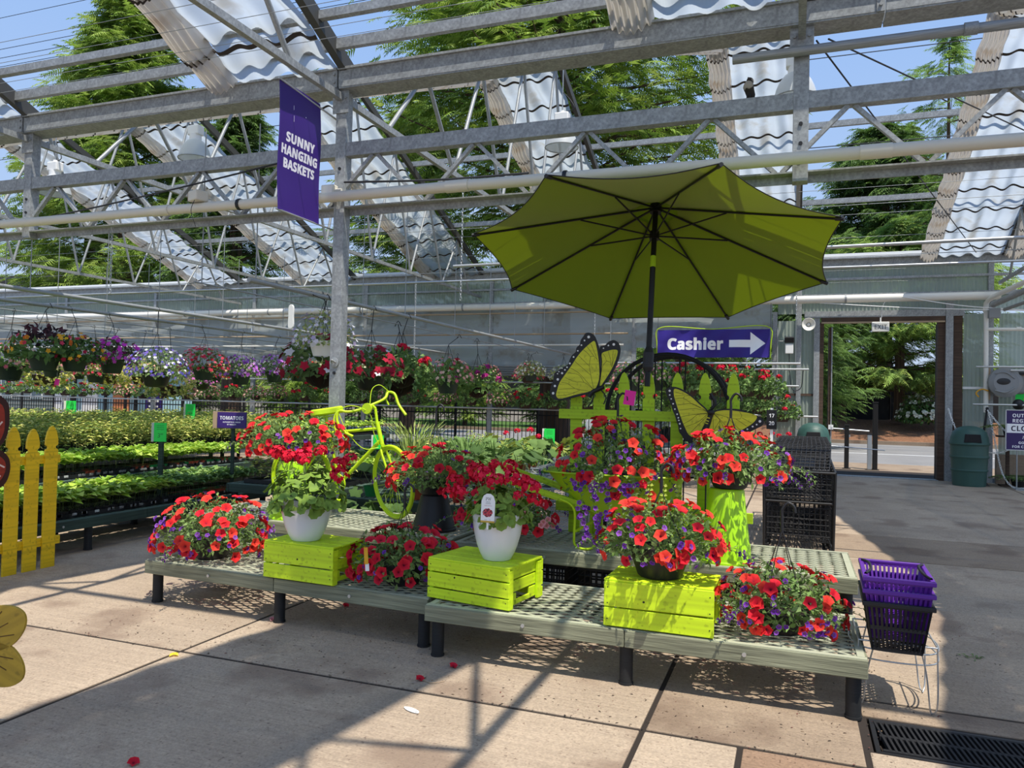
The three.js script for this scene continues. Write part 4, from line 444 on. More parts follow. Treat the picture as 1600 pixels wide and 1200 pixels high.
petunia('red and violet petunia mound hanging over the bench end by the seedlings', -3.98, .3, -4.52, { rx: .41, rz: .36, top: .3, drop: .2, nr: 92, np: 85, nl: 1500, ph: .15, pr: .16 });
petunia('red petunia basket raised behind the white geranium pot', -3.86, .96, -5.3, { rx: .45, rz: .36, top: .25, drop: .13, nr: 70, np: 26, ph: .14, nl: 1300, trail: 5 });
petunia('red petunia basket with black hanger standing on the upturned black pot', -2.58, .76, -5.33, { rx: .36, top: .24, drop: .12, nr: 84, np: 14, ph: .13, hook: .42, trail: 4, reds: RED.concat(DRED) });
petunia('deep red petunia bowl with a yellow plant tag between two crates', -2.35, .3, -4.42, { rx: .36, rz: .3, top: .24, drop: .18, nr: 95, np: 12, reds: DRED.concat(RED.slice(1, 2)), ph: .14, pr: .15, trail: 3, hook: .36 });
petunia('red and violet petunia basket spilling from the wheelbarrow', -1.14, .8, -5.22, { rx: .4, rz: .34, top: .38, drop: .22, nr: 80, np: 70, pot: true, ph: .2, nl: 1500, hook: .42, trail: 10 });
petunia('red petunia basket crowning the tall lime bucket', -.38, .96, -5.13, { rx: .37, rz: .33, top: .24, drop: .15, nr: 80, np: 75, ph: .13, hook: .34, trail: 12 });
petunia('red petunia basket in a black bowl on the end crate', -.67, .56, -4.2, { rx: .34, rz: .3, top: .24, drop: .13, nr: 75, np: 50, ph: .17, pr: .17, hook: .3, trail: 8, br: .036 });
petunia('red and violet petunia basket resting at the low bench end', -.05, .3, -4.36, { rx: .33, rz: .3, top: .24, drop: .15, nr: 75, np: 85, ph: .12, hook: .42, trail: 6, br: .036 });
petunia('dark red and pink petunia basket behind the tagged white pot', -1.93, .49, -5.14, { rx: .37, rz: .3, top: .3, drop: .12, nr: 60, np: 24, reds: DRED.concat([RED[1]]), ph: .16, pink: 10, trail: 6 });
{ // trailing creeping vine and violet cascade out of the wheelbarrow
  const t = thing('trailing_flowers', 'violet flowers cascading down the side of the wheelbarrow', 'flowers', [-1.12, .62, -4.9]), f = new Fol(); for (let i = 0; i < 5; i++) { let o = V(-.2 + i * .09, .38, -.03 + R() * .05), d = V(.2, -1, .06); for (let k = 0; k < 13 - i; k++) { const e = o.clone().addScaledVector(d, .03).add(V(RR(-.012, .012), 0, RR(-.008, .008))); f.stem(o, e, .0014, [.2, .28, .1]); for (let q = 0; q < 3; q++) f.leaf(e, rv().add(V(0, -.4, .4)).normalize(), V(0, .4, 1).normalize(), .028, .012, pick(PL)); if (i < 4) for (let q = 0; q < 2; q++) if (R() < .75) put('small_bloom', pick(PUR), t, e.clone().add(V(RR(-.03, .03), RR(-.02, .02), .02)), V(RR(-.5, .5), RR(-.2, .5), 1).normalize(), .019); o = e; } } stuff(mesh('foliage', f.geo(), M.leaf, t));
  const c = thing('creeping_vine', 'yellow green creeping vine hanging from the wheelbarrow basket', 'vine', [-.86, .7, -4.98]), h = new Fol(); for (let i = 0; i < 4; i++) { let o = V(i * .09 - .1, .3, 0); for (let k = 0; k < 12 - i * 2; k++) { const e = o.clone().add(V(RR(-.006, .006), -.03, 0)); h.stem(o, e, .0012, [.3, .36, .08]); for (const s of [-1, 1]) h.leaf(e, V(s, -.2, .3).normalize(), V(0, .4, 1).normalize(), .026, .024, [.36, .42, .07]); o = e; } } stuff(mesh('foliage', h.geo(), M.leaf, c));
}
// geraniums in the white pots: each leaf and flower head its own piece
const gerLeaf = (() => { const p = [0, -.12, 0], c = [.13, .22, .03], ix = [], n = 14; for (let j = 0; j < n; j++) { const a = j / (n - 1) * 5.5 - 2.75, r = (j % 2 ? 1 : .88); p.push(Math.sin(a) * r, .1 * Math.cos(a * 3) + .06, Math.cos(a) * r); c.push(.2 + .03 * (j % 2), .32 + .03 * (j % 2), .05); } for (let j = 0; j < n - 1; j++) ix.push(0, 1 + j, 2 + j); const g = new THREE.BufferGeometry(); g.setAttribute('position', new THREE.Float32BufferAttribute(p, 3)); g.setAttribute('color', new THREE.Float32BufferAttribute(c, 3)); g.setIndex(ix); g.computeVertexNormals(); return g; })();
const headGeo = (cols, n = 44) => { const f = new Fol(); for (let i = 0; i < n; i++) { const N = rv(); if (N.y < -.3) N.y *= -.6; N.normalize(); f.star(N.clone().multiplyScalar(RR(.75, 1)), N.clone().add(rv().multiplyScalar(.3)).normalize(), .34, pick(cols), 5); } return f.geo(); };
const HR = [headGeo([[.8, .012, .05], [.7, .01, .05], [.86, .03, .08]]), headGeo([[.78, .015, .04], [.66, .01, .04]])], HM = [headGeo([[.42, .02, .2], [.5, .03, .24]])], HP = [headGeo([[.8, .25, .3], [.85, .35, .35]])];
const leafPlain = P(0xffffff, { vertexColors: true, roughness: .62, side: 2, specularIntensity: .5 });
function geranium(label, x, y, z, R0, H0, heads, nl) { const t = thing('geranium_plant', label, 'geranium', [x, y, z]), f = new Fol(); for (let i = 0; i < nl; i++) { const th = R() * 2 * PI, fi = Math.acos(1 - 1.25 * R()), k = RR(.6, 1), o = V(R0 * Math.sin(fi) * Math.cos(th) * k, H0 * Math.cos(fi) * k, R0 * Math.sin(fi) * Math.sin(th) * k), N = V(o.x / R0, .5 + o.y / H0, o.z / R0 + .1).add(rv().multiplyScalar(.55)).normalize(); put('leaf', gerLeaf, t, o, N, RR(.03, .047), leafPlain); if (i % 3 === 0) f.stem(V(o.x * .2, -.02, o.z * .2), o, .002, [.2, .3, .1]); } heads.forEach(([hx, hy, hz, r], i) => { f.stem(V(hx * .3, 0, hz * .3), V(hx, hy, hz), .0025, [.25, .33, .12]); put('flower_head', pick(HR), t, V(hx, hy, hz), V(0, .9, .43), r, M.petal); }); stuff(mesh('stems', f.geo(), M.leaf, t)); return t; }
geranium('scarlet geranium with many green leaves in the glossy white pot', -3.0, .8, -4.28, .27, .25, [[-.2, .31, .05, .055], [-.08, .29, .08, .055], [0, .3, .05, .06], [.1, .33, .0, .045], [.29, .26, .08, .05], [.31, .19, .1, .06], [.05, .27, .1, .035], [.32, .29, .0, .045]], 190);
geranium('scarlet geranium crowded with flower heads in the tagged white pot', -1.645, .8, -4.27, .21, .2, [[-.26, .19, .05, .055], [-.27, .13, .1, .045], [-.15, .26, .0, .055], [-.06, .25, .08, .06], [.02, .22, .12, .05], [.1, .24, .05, .055], [.16, .22, .03, .05], [.22, .19, .05, .055], [-.2, .15, .12, .04], [.05, .29, -.05, .05], [.25, .12, .06, .045], [-.04, .3, -.04, .04], [.17, .15, .13, .03]], 130);
{ // the plant tags
  const m = sign(256, 440, (x, w) => { x.fillStyle = '#222'; x.font = '64px serif'; x.fillText('PW', w / 2, 80); x.font = '20px serif'; x.fillText('PROVEN', w / 2, 125); x.fillText('WINNERS', w / 2, 148); x.fillStyle = '#b34a4a'; x.font = '18px sans-serif'; x.fillText('Boldly Geranium', w / 2, 182); let s = 5; const q = () => (s = (s * 16807) % 2147483647) / 2147483647; for (let i = 0; i < 130; i++) { x.fillStyle = ['#c8323c', '#e0606a', '#7a1c28', '#5a2030'][i % 4]; const a = q() * 6.3, r = Math.sqrt(q()) * 78; x.beginPath(); x.arc(w / 2 + Math.cos(a) * r * 1.1, 290 + Math.sin(a) * r * .75, 9 + q() * 8, 0, 7); x.fill(); } x.fillStyle = '#c9a23a'; x.fillRect(0, 412, w, 28); x.fillStyle = '#555'; x.font = '16px sans-serif'; x.fillText('Annual          Sun', w / 2, 395); }, '#f4f3ef');
  const t = thing('plant_tag', 'white printed plant tag stuck in the geranium pot', 'tag', [-1.62, .8, -4.04], 0), sh = poly([[-.042, 0], [.042, 0], [.042, .12], [.03, .15], [.012, .162], [-.012, .162], [-.03, .15], [-.042, .12]]), g = ext(sh, .0015); { const p = g.attributes.position, uv = g.attributes.uv; for (let i = 0; i < p.count; i++) uv.setXY(i, (p.getX(i) + .042) / .084, p.getY(i) / .162); } mesh('card', g.rotateX(-.08), m, t); mesh('stake', bx(.012, .06, .0015, 0, -.01, -.002), M.whiteP, t);
  const y = thing('plant_tag', 'yellow and white plant tag in the deep red petunia bowl', 'tag', [-2.43, .47, -4.09], .1); mesh('card', rb(.026, .1, .002, 0, .06, 0, -.1, 0, .12), M.yellow, y); mesh('barcode_end', rb(.026, .045, .0022, .011, -.008, .004, -.1, 0, .12), M.whiteP, y);
}
// ---------------------------------------------------------------- hanging baskets
const KIND = {
  coleus: { lc: [[.05, .022, .03], [.08, .03, .04], [.035, .02, .028]], ls: .07, n: 300, fc: [], fn: 0, side: [[.07, .13, .04], [.1, .17, .05]], sf: [[.75, .16, .02], [.8, .4, .03], [.6, .05, .1]] },
  lantana: { lc: [[.06, .12, .035], [.09, .16, .05], [.05, .09, .03]], ls: .06, n: 380, fc: [[.85, .5, .02], [.45, .02, .06], [.8, .35, .02]], fn: 40, fs: .03 },
  magenta: { lc: [[.07, .1, .04], [.1, .14, .05], [.09, .06, .05]], ls: .055, n: 340, fc: [[.62, .04, .5], [.7, .08, .55], [.5, .03, .4]], fn: 95, fs: .034 },
  varieg: { lc: [[.45, .45, .2], [.12, .2, .06], [.5, .48, .3]], ls: .06, n: 260, fc: [[.75, .3, .3]], fn: 16, fs: .026 },
  lobelia: { lc: [[.13, .2, .07], [.17, .24, .1]], ls: .04, n: 380, fc: [[.13, .11, .5], [.2, .17, .6], [.16, .1, .45], [.75, .75, .8]], fn: 170, fs: .019 },
  fuchsia: { lc: [[.1, .17, .05], [.14, .2, .07]], ls: .045, n: 300, fc: [[.62, .05, .09], [.7, .12, .17], [.6, .02, .05], [.72, .4, .34]], fn: 150, fs: .024 },
  lilac: { lc: [[.12, .2, .06], [.15, .22, .08]], ls: .045, n: 300, fc: [[.5, .16, .62], [.6, .28, .7], [.4, .1, .5]], fn: 130, fs: .026 },
  pink: { lc: [[.12, .2, .06]], ls: .045, n: 260, fc: [[.75, .2, .55], [.8, .32, .6]], fn: 120, fs: .028 },
  red: { lc: [[.1, .17, .05], [.15, .2, .07]], ls: .045, n: 300, fc: [[.62, .03, .03], [.7, .08, .05], [.5, .02, .03]], fn: 110, fs: .026 },
  geranium: { lc: [[.1, .18, .05], [.15, .24, .07], [.07, .12, .035]], ls: .065, n: 340, fc: [], fn: 0, heads: HR, hn: 7 },
  magger: { lc: [[.1, .18, .05], [.15, .24, .07]], ls: .065, n: 340, fc: [], fn: 0, heads: HM, hn: 6 },
  pinkger: { lc: [[.1, .18, .05], [.15, .24, .07]], ls: .06, n: 320, fc: [[.8, .4, .35], [.75, .15, .22], [.8, .55, .4]], fn: 110, fs: .024 },
  cream: { lc: [[.35, .38, .12], [.2, .27, .08]], ls: .045, n: 300, fc: [[.8, .75, .5], [.75, .72, .62]], fn: 70, fs: .026 },
  yellowfol: { lc: [[.5, .46, .12], [.42, .42, .1], [.55, .5, .25], [.2, .26, .06]], ls: .055, n: 420, fc: [[.7, .35, .28]], fn: 14, fs: .022, hang: 1 },
  white: { lc: [[.2, .26, .1], [.3, .33, .12]], ls: .05, n: 240, fc: [[.78, .74, .84], [.5, .42, .62], [.8, .8, .82]], fn: 90, fs: .026, tall: 1 },
  redwhite: { lc: [[.08, .13, .045], [.11, .17, .06]], ls: .06, n: 340, fc: [[.3, .01, .03], [.42, .012, .04], [.75, .72, .74]], fn: 70, fs: .036 },
};
const kindGeo = {};
function kindOf(k) { // foliage and flower geometry of a basket kind, for a pot of radius .15 with its rim at y 0
  if (kindGeo[k]) return kindGeo[k]; const d = KIND[k], f = new Fol(), g = new Fol(), rx = .3, top = d.tall ? .3 : .25, drop = d.hang ? .3 : .12;
  const S = (th, fi, q) => V(rx * Math.sin(fi) * Math.cos(th) * q, (Math.cos(fi) > 0 ? top : drop) * Math.cos(fi) * q, rx * Math.sin(fi) * Math.sin(th) * q);
  for (let i = 0; i < d.n * 1.25; i++) { const th = R() * 2 * PI, fi = Math.acos(1 - 1.5 * R()), o = S(th, fi, RR(.55, 1)), N = o.clone().normalize().add(rv().multiplyScalar(.6)).normalize(); f.leaf(o, rv().add(o.clone().normalize()).normalize(), N, d.ls * RR(.7, 1.3), d.ls * .6, pick(d.side && fi > .9 ? d.side : d.lc)); }
  for (let i = 0; i < d.fn * 1.3; i++) { const th = R() * 2 * PI, fi = Math.acos(1 - 1.4 * R()), o = S(th, fi, RR(.97, 1.1)); g.star(o, o.clone().normalize().add(V(.1, .3, .2)).add(rv().multiplyScalar(.4)).normalize(), d.fs * RR(.8, 1.2), pick(d.fc)); }
  if (d.sf) for (let i = 0; i < 40; i++) { const o = S(R() * 2 * PI, RR(.9, 1.6), 1.05); g.star(o, o.clone().normalize(), .026, pick(d.sf)); }
  return kindGeo[k] = { f: f.geo(), g: g.p.length ? g.geo() : null, heads: d.heads, hn: d.hn };
}
const POTS = { green: [lathe(wall([[.095, -.17], [.1, -.165], [.142, -.02], [.155, -.015], [.155, .0]], .004), 20), M.potG], black: [lathe(wall([[.08, -.16], [.11, -.14], [.15, -.01], [.158, 0]], .004), 20), M.black], white: [lathe(wall([[.1, -.15], [.105, -.145], [.14, -.03], [.155, -.025], [.158, 0]], .004), 24), M.whiteP], coir: [lathe(wall([[.02, -.13], [.07, -.115], [.12, -.07], [.145, -.02], [.15, 0]], .006), 20), M.coir], brown: [lathe(wall([[.09, -.12], [.1, -.115], [.14, -.01], [.15, 0]], .004), 18), P(0x3d2c24, { roughness: .7 })] };
function basket(kind, label, x, y, z, s, pot, railY, group, railX = x, railZ = z) {
  const k = kindOf(kind), t = thing('hanging_basket', label, 'hanging basket', [x, y, z], 0, group); t.scale.setScalar(s);
  mesh('pot', POTS[pot][0], POTS[pot][1], t); if (pot === 'coir') mesh('wire_frame', [0, 1, 2, 3, 4, 5, 6, 7].map(i => { const a = i * PI / 4; return tube([[.156 * Math.cos(a), 0, .156 * Math.sin(a)], [.128 * Math.cos(a), -.07, .128 * Math.sin(a)], [0, -.14, 0]], .003, 6, 4); }), M.black, t);
  stuff(mesh('foliage', k.f, M.leaf, t)); if (k.g) stuff(mesh('flowers', k.g, M.petal, t)); if (k.heads) for (let i = 0; i < k.hn; i++) { const th = R() * 6.28, fi = RR(.1, 1.5), h = put('flower_head', pick(k.heads), t, V(.27 * Math.sin(fi) * Math.cos(th), .24 * Math.cos(fi) + .03, .27 * Math.sin(fi) * Math.sin(th)), V(0, 1, 0), RR(.035, .055)); }
  const ap = Math.max(.2, (railY - y) / s); mesh('hanger', [...[0, 2.1, 4.2].map(a => rod([.15 * Math.cos(a), 0, .15 * Math.sin(a)], [0, Math.min(.42, ap - .04), 0], .003, 4)), rod([0, Math.min(.42, ap - .04), 0], [(railX - x) / s, ap, (railZ - z) / s], .004, 5), tube([[(railX - x) / s - .03, ap - .02, (railZ - z) / s], [(railX - x) / s, ap + .025, (railZ - z) / s], [(railX - x) / s + .03, ap - .02, (railZ - z) / s]], .004, 6, 4)], M.black, t);
}
const YB = 2.56, HB = [
  ['coleus', 'dark burgundy coleus basket with orange lantana under it', -9.2, 1.97, -7.2, 1.35, 'green'], ['lantana', 'yellow lantana basket in a dark green pot', -8.85, 1.94, -7.5, 1.15, 'green'], ['magenta', 'bright magenta impatiens basket in a dark green pot', -8.86, 1.94, -8.1, 1.15, 'green'],
  ['lobelia', 'blue lobelia basket with white flowers in a black pot', -7.85, 1.76, -7.8, 1.25, 'black'], ['fuchsia', 'rose and cream fuchsia basket hanging low beside the lobelia', -8.9, 1.92, -9.9, 1.25, 'green'], ['lilac', 'lilac verbena basket hanging after the fuchsia', -9.1, 1.86, -10.9, 1.2, 'green'], ['lilac', 'purple pink petunia basket beside the red one', -9.2, 1.93, -11.9, 1.2, 'green'], ['red', 'scarlet verbena basket at the end of the pipe row', -9.0, 1.96, -12.5, 1.15, 'green'], ['cream', 'cream flowered basket next to the steel column', -9.3, 2.02, -13.6, 1.1, 'green'],
  ['pinkger', 'pale pink impatiens basket above the red butterfly', -10.2, 1.82, -7.5, 1.2, 'green'], ['varieg', 'small cream variegated basket between the lantana and coleus', -10.8, 1.86, -8.8, .95, 'green'], ['yellowfol', 'yellow leaved trailing basket below the coleus', -12.4, 1.75, -9.8, 1.5, 'brown'], ['yellowfol', 'yellow leaved trailing basket below the magenta impatiens', -11.6, 1.76, -10.2, 1.25, 'brown'], ['yellowfol', 'yellow leaved trailing basket beside the begonia', -11.3, 1.78, -10.8, 1.2, 'brown'], ['yellowfol', 'yellow leaved trailing basket under the blue lobelia', -10.0, 1.6, -10.3, 1.35, 'brown'], ['lilac', 'small lilac basket hanging over the seedlings', -13.4, 1.75, -10, 1, 'brown'], ['lilac', 'tiny lilac basket near the film curtains', -13.6, 1.78, -10.7, 1, 'brown'], ['lilac', 'small violet basket behind the lantana pot', -12.3, 1.87, -10.4, 1, 'green'], ['fuchsia', 'pink begonia basket behind the magenta impatiens', -11, 1.82, -9.7, 1.1, 'green'], ['pink', 'small bright pink petunia basket in a low pot', -12.4, 1.74, -13.6, 1.1, 'black'], ['red', 'small red and violet basket behind the pink one', -12.2, 1.9, -13.9, 1, 'green'],
  ['redwhite', 'dark red and white petunia basket in a coir bowl', -4.95, 1.78, -7.2, 1.5, 'coir'], ['white', 'white and lilac nemesia basket in a white plastic pot', -4.5, 2.07, -6.9, 1.05, 'white'], ['geranium', 'big red geranium basket in a coir bowl', -5.45, 1.74, -10.0, 1.75, 'coir'], ['redwhite', 'dark red trailing basket behind the white pot', -4.9, 1.78, -8.2, 1.3, 'black'], ['geranium', 'red geranium basket at the bend of the rail', -5.0, 1.8, -9.1, 1.35, 'coir'], ['pinkger', 'pink and green fuchsia basket past the coir bowls', -5.9, 1.83, -12.2, 1.45, 'green'], ['magger', 'magenta geranium in a coir bowl near the wall', -5.45, 1.71, -13, 1.5, 'coir'], ['cream', 'pale yellow and white basket hung high by the wall', -5.75, 2.12, -16.5, 1.1, 'green'],
  ['pinkger', 'pale pink basket hanging behind the perched butterfly', -2.75, 1.9, -13.6, 1.2, 'green'], ['pinkger', 'pale pink basket hanging behind the umbrella pole', -2.2, 1.92, -13.7, 1.2, 'green'], ['geranium', 'red geranium basket past the umbrella pole', -1.76, 1.8, -13.7, 1.4, 'brown'], ['geranium', 'red geranium basket under the start of the cashier banner', -1.45, 1.82, -14.3, 1.4, 'brown'], ['geranium', 'red geranium basket under the middle of the cashier banner', -1.12, 1.8, -13.9, 1.4, 'brown'], ['geranium', 'red geranium basket under the arrow of the cashier banner', -.83, 1.82, -14.6, 1.4, 'brown'], ['geranium', 'red geranium basket under the arrow tip', -.5, 1.76, -14.8, 1.3, 'brown'], ['geranium', 'lone red geranium pot on the rail beside the doorway', -.25, 1.31, -17.88, 1.4, 'brown']], RX = [-13.5, -12.35, -11.15, -10.1, -9.05, -7.85, -5.5, -4.85];
for (const [k, l, x, y, z, s, p] of HB) { if (x > -3) { if (z < -15.5) basket(k, l, x, y, z, s, p, 1.93, 'hanging flower baskets'); else basket(k, l, x, y, z, s, p, 2.22, 'hanging flower baskets', x, -13.9); continue; } const n = RX.reduce((a, b) => Math.abs(b - x) < Math.abs(a - x) ? b : a); basket(k, l, n + (x - n) * .5, y, z, s, p, YB + .02, 'hanging flower baskets', n); }
for (const x of RX) { const o = struct(numbered('basket_rail'), 'grey steel pipe rail from which flower baskets hang'); mesh('rail_pipe', rod([x, YB + .02, x > -3 ? -12 : x > -6 ? -5.9 : x > -9 ? -4.6 : -6.4], [x, YB + .02, -17], [-9.05, -7.85, -4.85].includes(x) ? .024 : .008, 8), M.galv, o); for (let z = -6; z > -17; z -= 3) if (x < -3 || z < -12) mesh('chain', rod([x, YB + .03, z], [x, 4.1, z], .006, 5), M.wire, o); }
{ const o = struct(numbered('basket_rail'), 'pale steel pipe rail carrying the red geranium baskets'); mesh('rail_pipe', rod([-3.3, 2.22, -13.9], [.1, 2.22, -13.9], .018, 8), M.steel, o); for (const x of [-3.2, .02]) mesh('chain', rod([x, 2.22, -13.9], [x, 4.1, -13.9], .006, 5), M.wire, o); }
{ // rows on the wall rails
  let na = 0, nb = 0; const lab = { geranium: 'small red geranium basket on the rail of the back wall', yellowfol: 'yellow leaved basket on the rail of the back wall', pinkger: 'pale pink basket on the rail of the back wall', cream: 'cream flowered basket on the rail of the back wall', fuchsia: 'rose fuchsia basket on the rail of the back wall' };
  for (let x = -25; x < -.6; x += RR(.62, .95)) { const k = R() < .8 ? 'geranium' : 'pinkger'; basket(k, lab[k].replace('basket on the rail of', `basket, ${ord(na++)} from the corner along the lower rail of`), x, RR(1.42, 1.5), ZW + .38, RR(1.0, 1.25), 'brown', 1.93, 'back wall basket row'); }
  for (let x = -22; x < -4.4; x += RR(.8, 1.5)) { const k = pick(['yellowfol', 'pinkger', 'cream', 'fuchsia', 'geranium', 'cream']); basket(k, lab[k].replace('basket on the rail of', `basket, ${ord(nb++)} from the corner along the upper rail of`), x, RR(2.05, 2.15), ZW + .7, RR(1.0, 1.25), 'brown', 2.6, 'back wall basket row'); }
}
// ---------------------------------------------------------------- seedling benches
const GB = 'dark green seedling benches', benchZ = (l, x0, x1, z0, z1, top) => bench('seedling_bench', l, (x0 + x1) / 2, (z0 + z1) / 2, z0 - z1, x1 - x0, top, PI / 2, M.gbench, M.ggrid, M.leg, 4, GB);
benchZ('lowest dark green step bench beside the yellow fence', -7.05, -6.15, -4.1, -8.0, .31); benchZ('second dark green step bench with seedling trays', -8.0, -7.08, -4.3, -8.8, .55);
for (const [x, l] of [[-9.85, 'dark green tomato bench next to the step benches'], [-11.75, 'dark green tomato bench one aisle further'], [-13.65, 'dark green tomato bench by the far side'], [-15.55, 'dark green tomato bench under the outer roof film']]) benchZ(l, x, x + 1.78, -5.2, -14.4, .72);
benchZ('dark green bench of leafy plants behind the bicycle', -5.9, -4.5, -6.9, -12.6, .5); benchZ('dark green bench of squash plants behind the petunias', -4.2, -2.75, -6.5, -11.6, .5);
function trayGeo(kind, w, d) { // seedlings standing in a flat of pots
  const f = new Fol(), K = { bright: [[[.3, .42, .05], [.38, .48, .08], [.2, .33, .04]], .095, .08, .17, 7, .5], tomato: [[[.24, .31, .07], [.36, .38, .09], [.17, .24, .06], [.48, .46, .14]], .075, .036, .34, 22, .9], deep: [[[.09, .18, .05], [.14, .24, .06], [.2, .3, .08]], .085, .065, .18, 7, .6] }[kind];
  for (let i = 0; i < 5; i++) for (let j = 0; j < 4; j++) { const x = (i + .5) / 5 * w - w / 2, z = (j + .5) / 4 * d - d / 2, h = K[3] * RR(.7, 1.15), tip = V(x + RR(-.02, .02), .07 + h, z + RR(-.02, .02)); f.stem(V(x, .06, z), tip, .0015, [.2, .28, .08]); for (let q = 0; q < K[4]; q++) { const t = K[5] > .8 ? Math.pow(R(), .7) : RR(.6, 1), o = V(x, .07, z).lerp(tip, t), a = R() * 6.28, dd = V(Math.cos(a), RR(-.15, .5), Math.sin(a)).normalize(); if (K[5] > .8) o.addScaledVector(dd, RR(.02, .07)); f.leaf(o, dd, V(0, 1, 0).add(rv().multiplyScalar(.4)).normalize(), K[1] * RR(.75, 1.25), K[2] * RR(.8, 1.2), pick(K[0])); } } return f.geo();
}
const trayBody = (w, d) => merge([bx(w, .008, d, 0, .006, 0), bx(w, .04, .008, 0, .025, d / 2), bx(w, .04, .008, 0, .025, -d / 2), bx(.008, .04, d, w / 2, .025, 0), bx(.008, .04, d, -w / 2, .025, 0)]), cell = lathe(wall([[.03, 0], [.042, .06], [.045, .062]], .003), 8);
const TG = { bright: [0, 1, 2].map(() => trayGeo('bright', .5, .26)), deep: [0, 1].map(() => trayGeo('deep', .5, .26)), tomato: [0, 1, 2, 3].map(() => trayGeo('tomato', .52, .5)), brightL: [0, 1].map(() => trayGeo('bright', .52, .5)), deepL: [0, 1].map(() => trayGeo('deep', .52, .5)) }, TB = trayBody(.5, .27), TBL = trayBody(.54, .52);
function tray(kind, big, label, group, x, y, z, ry, pots) {
  const t = thing('seedling_tray', label, 'seedling tray', [x, y, z], ry, group); mesh('tray', big ? TBL : TB, M.black, t); stuff(mesh('seedlings', pick(TG[kind]), M.leaf, t));
  if (pots) { for (let i = 0; i < 6; i++) for (let j = 0; j < 3; j++) { const p = mesh('pot', cell, pots === 1 ? M.black : pick(pots), t); p.position.set(-.205 + i * .082, .006, -.085 + j * .085); } for (let i = 0; i < 3; i++) mesh('name_tag', bx(.05, .022, .002, -.16 + i * .16 + RR(-.03, .03), .035, .138), M.whiteP, t); }
}
for (let i = 0; i < 13; i++) { const z = -4.45 - i * .275; for (const [x, c] of [[-6.4, 0], [-6.82, 1]]) { const k = i > 7 ? 'deep' : 'bright'; tray(k, 0, (k === 'deep' ? 'darker' : 'yellow green') + ` seedling flat, ${ord(i)} from the aisle end, ${c ? 'rear' : 'front'} file of the lowest step bench`, 'trays on the lowest step bench', x, .31, z, PI / 2, c === 0 ? (i > 8 ? [M.potGr, M.potR, M.black] : 1) : 0); } }
for (let i = 0; i < 15; i++) { const z = -4.6 - i * .28; for (const [x, c] of [[-7.33, 0], [-7.75, 1]]) tray('bright', 0, `yellow green seedling flat, ${ord(i)} from the aisle end, ${c ? 'rear' : 'front'} file of the second step bench`, 'trays on the second step bench', x, .55, z, PI / 2, c === 0 ? (i > 8 ? [M.potGr, M.potR, M.black] : R() < .3 ? [M.potR, M.black, M.black] : 1) : 0); }
for (const x0 of [-9.85, -11.75, -13.65, -15.55]) for (let j = 0; j < 17; j++) for (let i = 0; i < 3; i++) { const z = -5.5 - j * .535, far = j > 12 || (x0 < -13 && j > 7), k = far ? pick(['brightL', 'deepL']) : x0 > -10 && j > 10 ? 'brightL' : 'tomato'; tray(k, 1, `${k === 'tomato' ? 'olive tomato' : k === 'deepL' ? 'dark leafy' : 'yellow green leafy'} flat, ${ord(j)} row from the aisle, ${['outer', 'middle', 'inner'][i]} file, ${ord(Math.round((-9.85 - x0) / 1.9))} wide bench`, 'trays on the wide tomato benches', x0 + .31 + i * .58, .72, z, 0, 0); }
for (let j = 0; j < 9; j++) for (let i = 0; i < 2; i++) tray(pick(['deepL', 'deepL', 'brightL', 'tomato']), 1, `mixed leafy flat, ${ord(j)} row behind the bicycle, ${i ? 'squash bench' : 'step bench'} side`, 'trays behind the bicycle', -5.5 + i * .62, .5, -7.3 - j * .58, 0, 0);
// big leaved squash and tall grasses on the bench behind the petunias
const bigLeaf = [[.11, .2, .045], [.16, .26, .07], [.07, .135, .035], [.3, .35, .06]].map(c => { const p = [0, .0, 0], cc = [c[0] * 1.3, c[1] * 1.25, c[2] * 1.3], ix = [], n = 13; for (let j = 0; j < n; j++) { const a = j / (n - 1) * 5.6 - 2.8, r = (.85 + .15 * Math.cos(a * 5)) * (1 - .12 * Math.abs(Math.sin(a))); p.push(Math.sin(a) * r, -.14 + .1 * Math.cos(2 * a), Math.cos(a) * r + .25); cc.push(...c); } for (let j = 0; j < n - 1; j++) ix.push(0, 1 + j, 2 + j); const g = new THREE.BufferGeometry(); g.setAttribute('position', new THREE.Float32BufferAttribute(p, 3)); g.setAttribute('color', new THREE.Float32BufferAttribute(cc, 3)); g.setIndex(ix); g.computeVertexNormals(); return g; });
function squash(label, x, y, z, n, h, r, lr, cs) { const t = thing('leafy_plant', label, 'plant', [x, y, z], R() * 6, 'leafy potted plants behind the petunias'), f = new Fol(); mesh('pot', lathe(wall([[.05, 0], [.075, .1], [.08, .105]], .004), 12), pick([M.black, M.potR, M.potGr]), t); for (let i = 0; i < n; i++) { const a = i * 2.4 + R(), k = Math.sqrt((i + .5) / n), o = V(Math.cos(a) * r * k, .12 + h * RR(.6, 1) * (1.1 - .5 * k), Math.sin(a) * r * k); f.stem(V(0, .1, 0), o, .004, [.3, .4, .15]); put('leaf', pick(cs.map(c => bigLeaf[c])), t, o, V(Math.cos(a) * .5, 1, Math.sin(a) * .5).add(rv().multiplyScalar(.35)).normalize(), lr * RR(.7, 1.2), M.leaf); } stuff(mesh('stems', f.geo(), M.leaf, t)); }
for (let j = 0; j < 9; j++) for (let i = 0; i < 3; i++) if (j || i < 3) squash(`${j > 5 ? 'yellow green leafy pot plant' : 'broad leaved squash plant'}, ${ord(j)} row behind the petunias, ${['bicycle side', 'middle', 'wire rack side'][i]} file`, -3.95 + i * .48 + RR(-.05, .05), .5, -6.75 - j * .53, 9, RR(.25, .42), .26, .12, j > 5 ? [3, 3, 1] : [0, 1, 2, 1]);
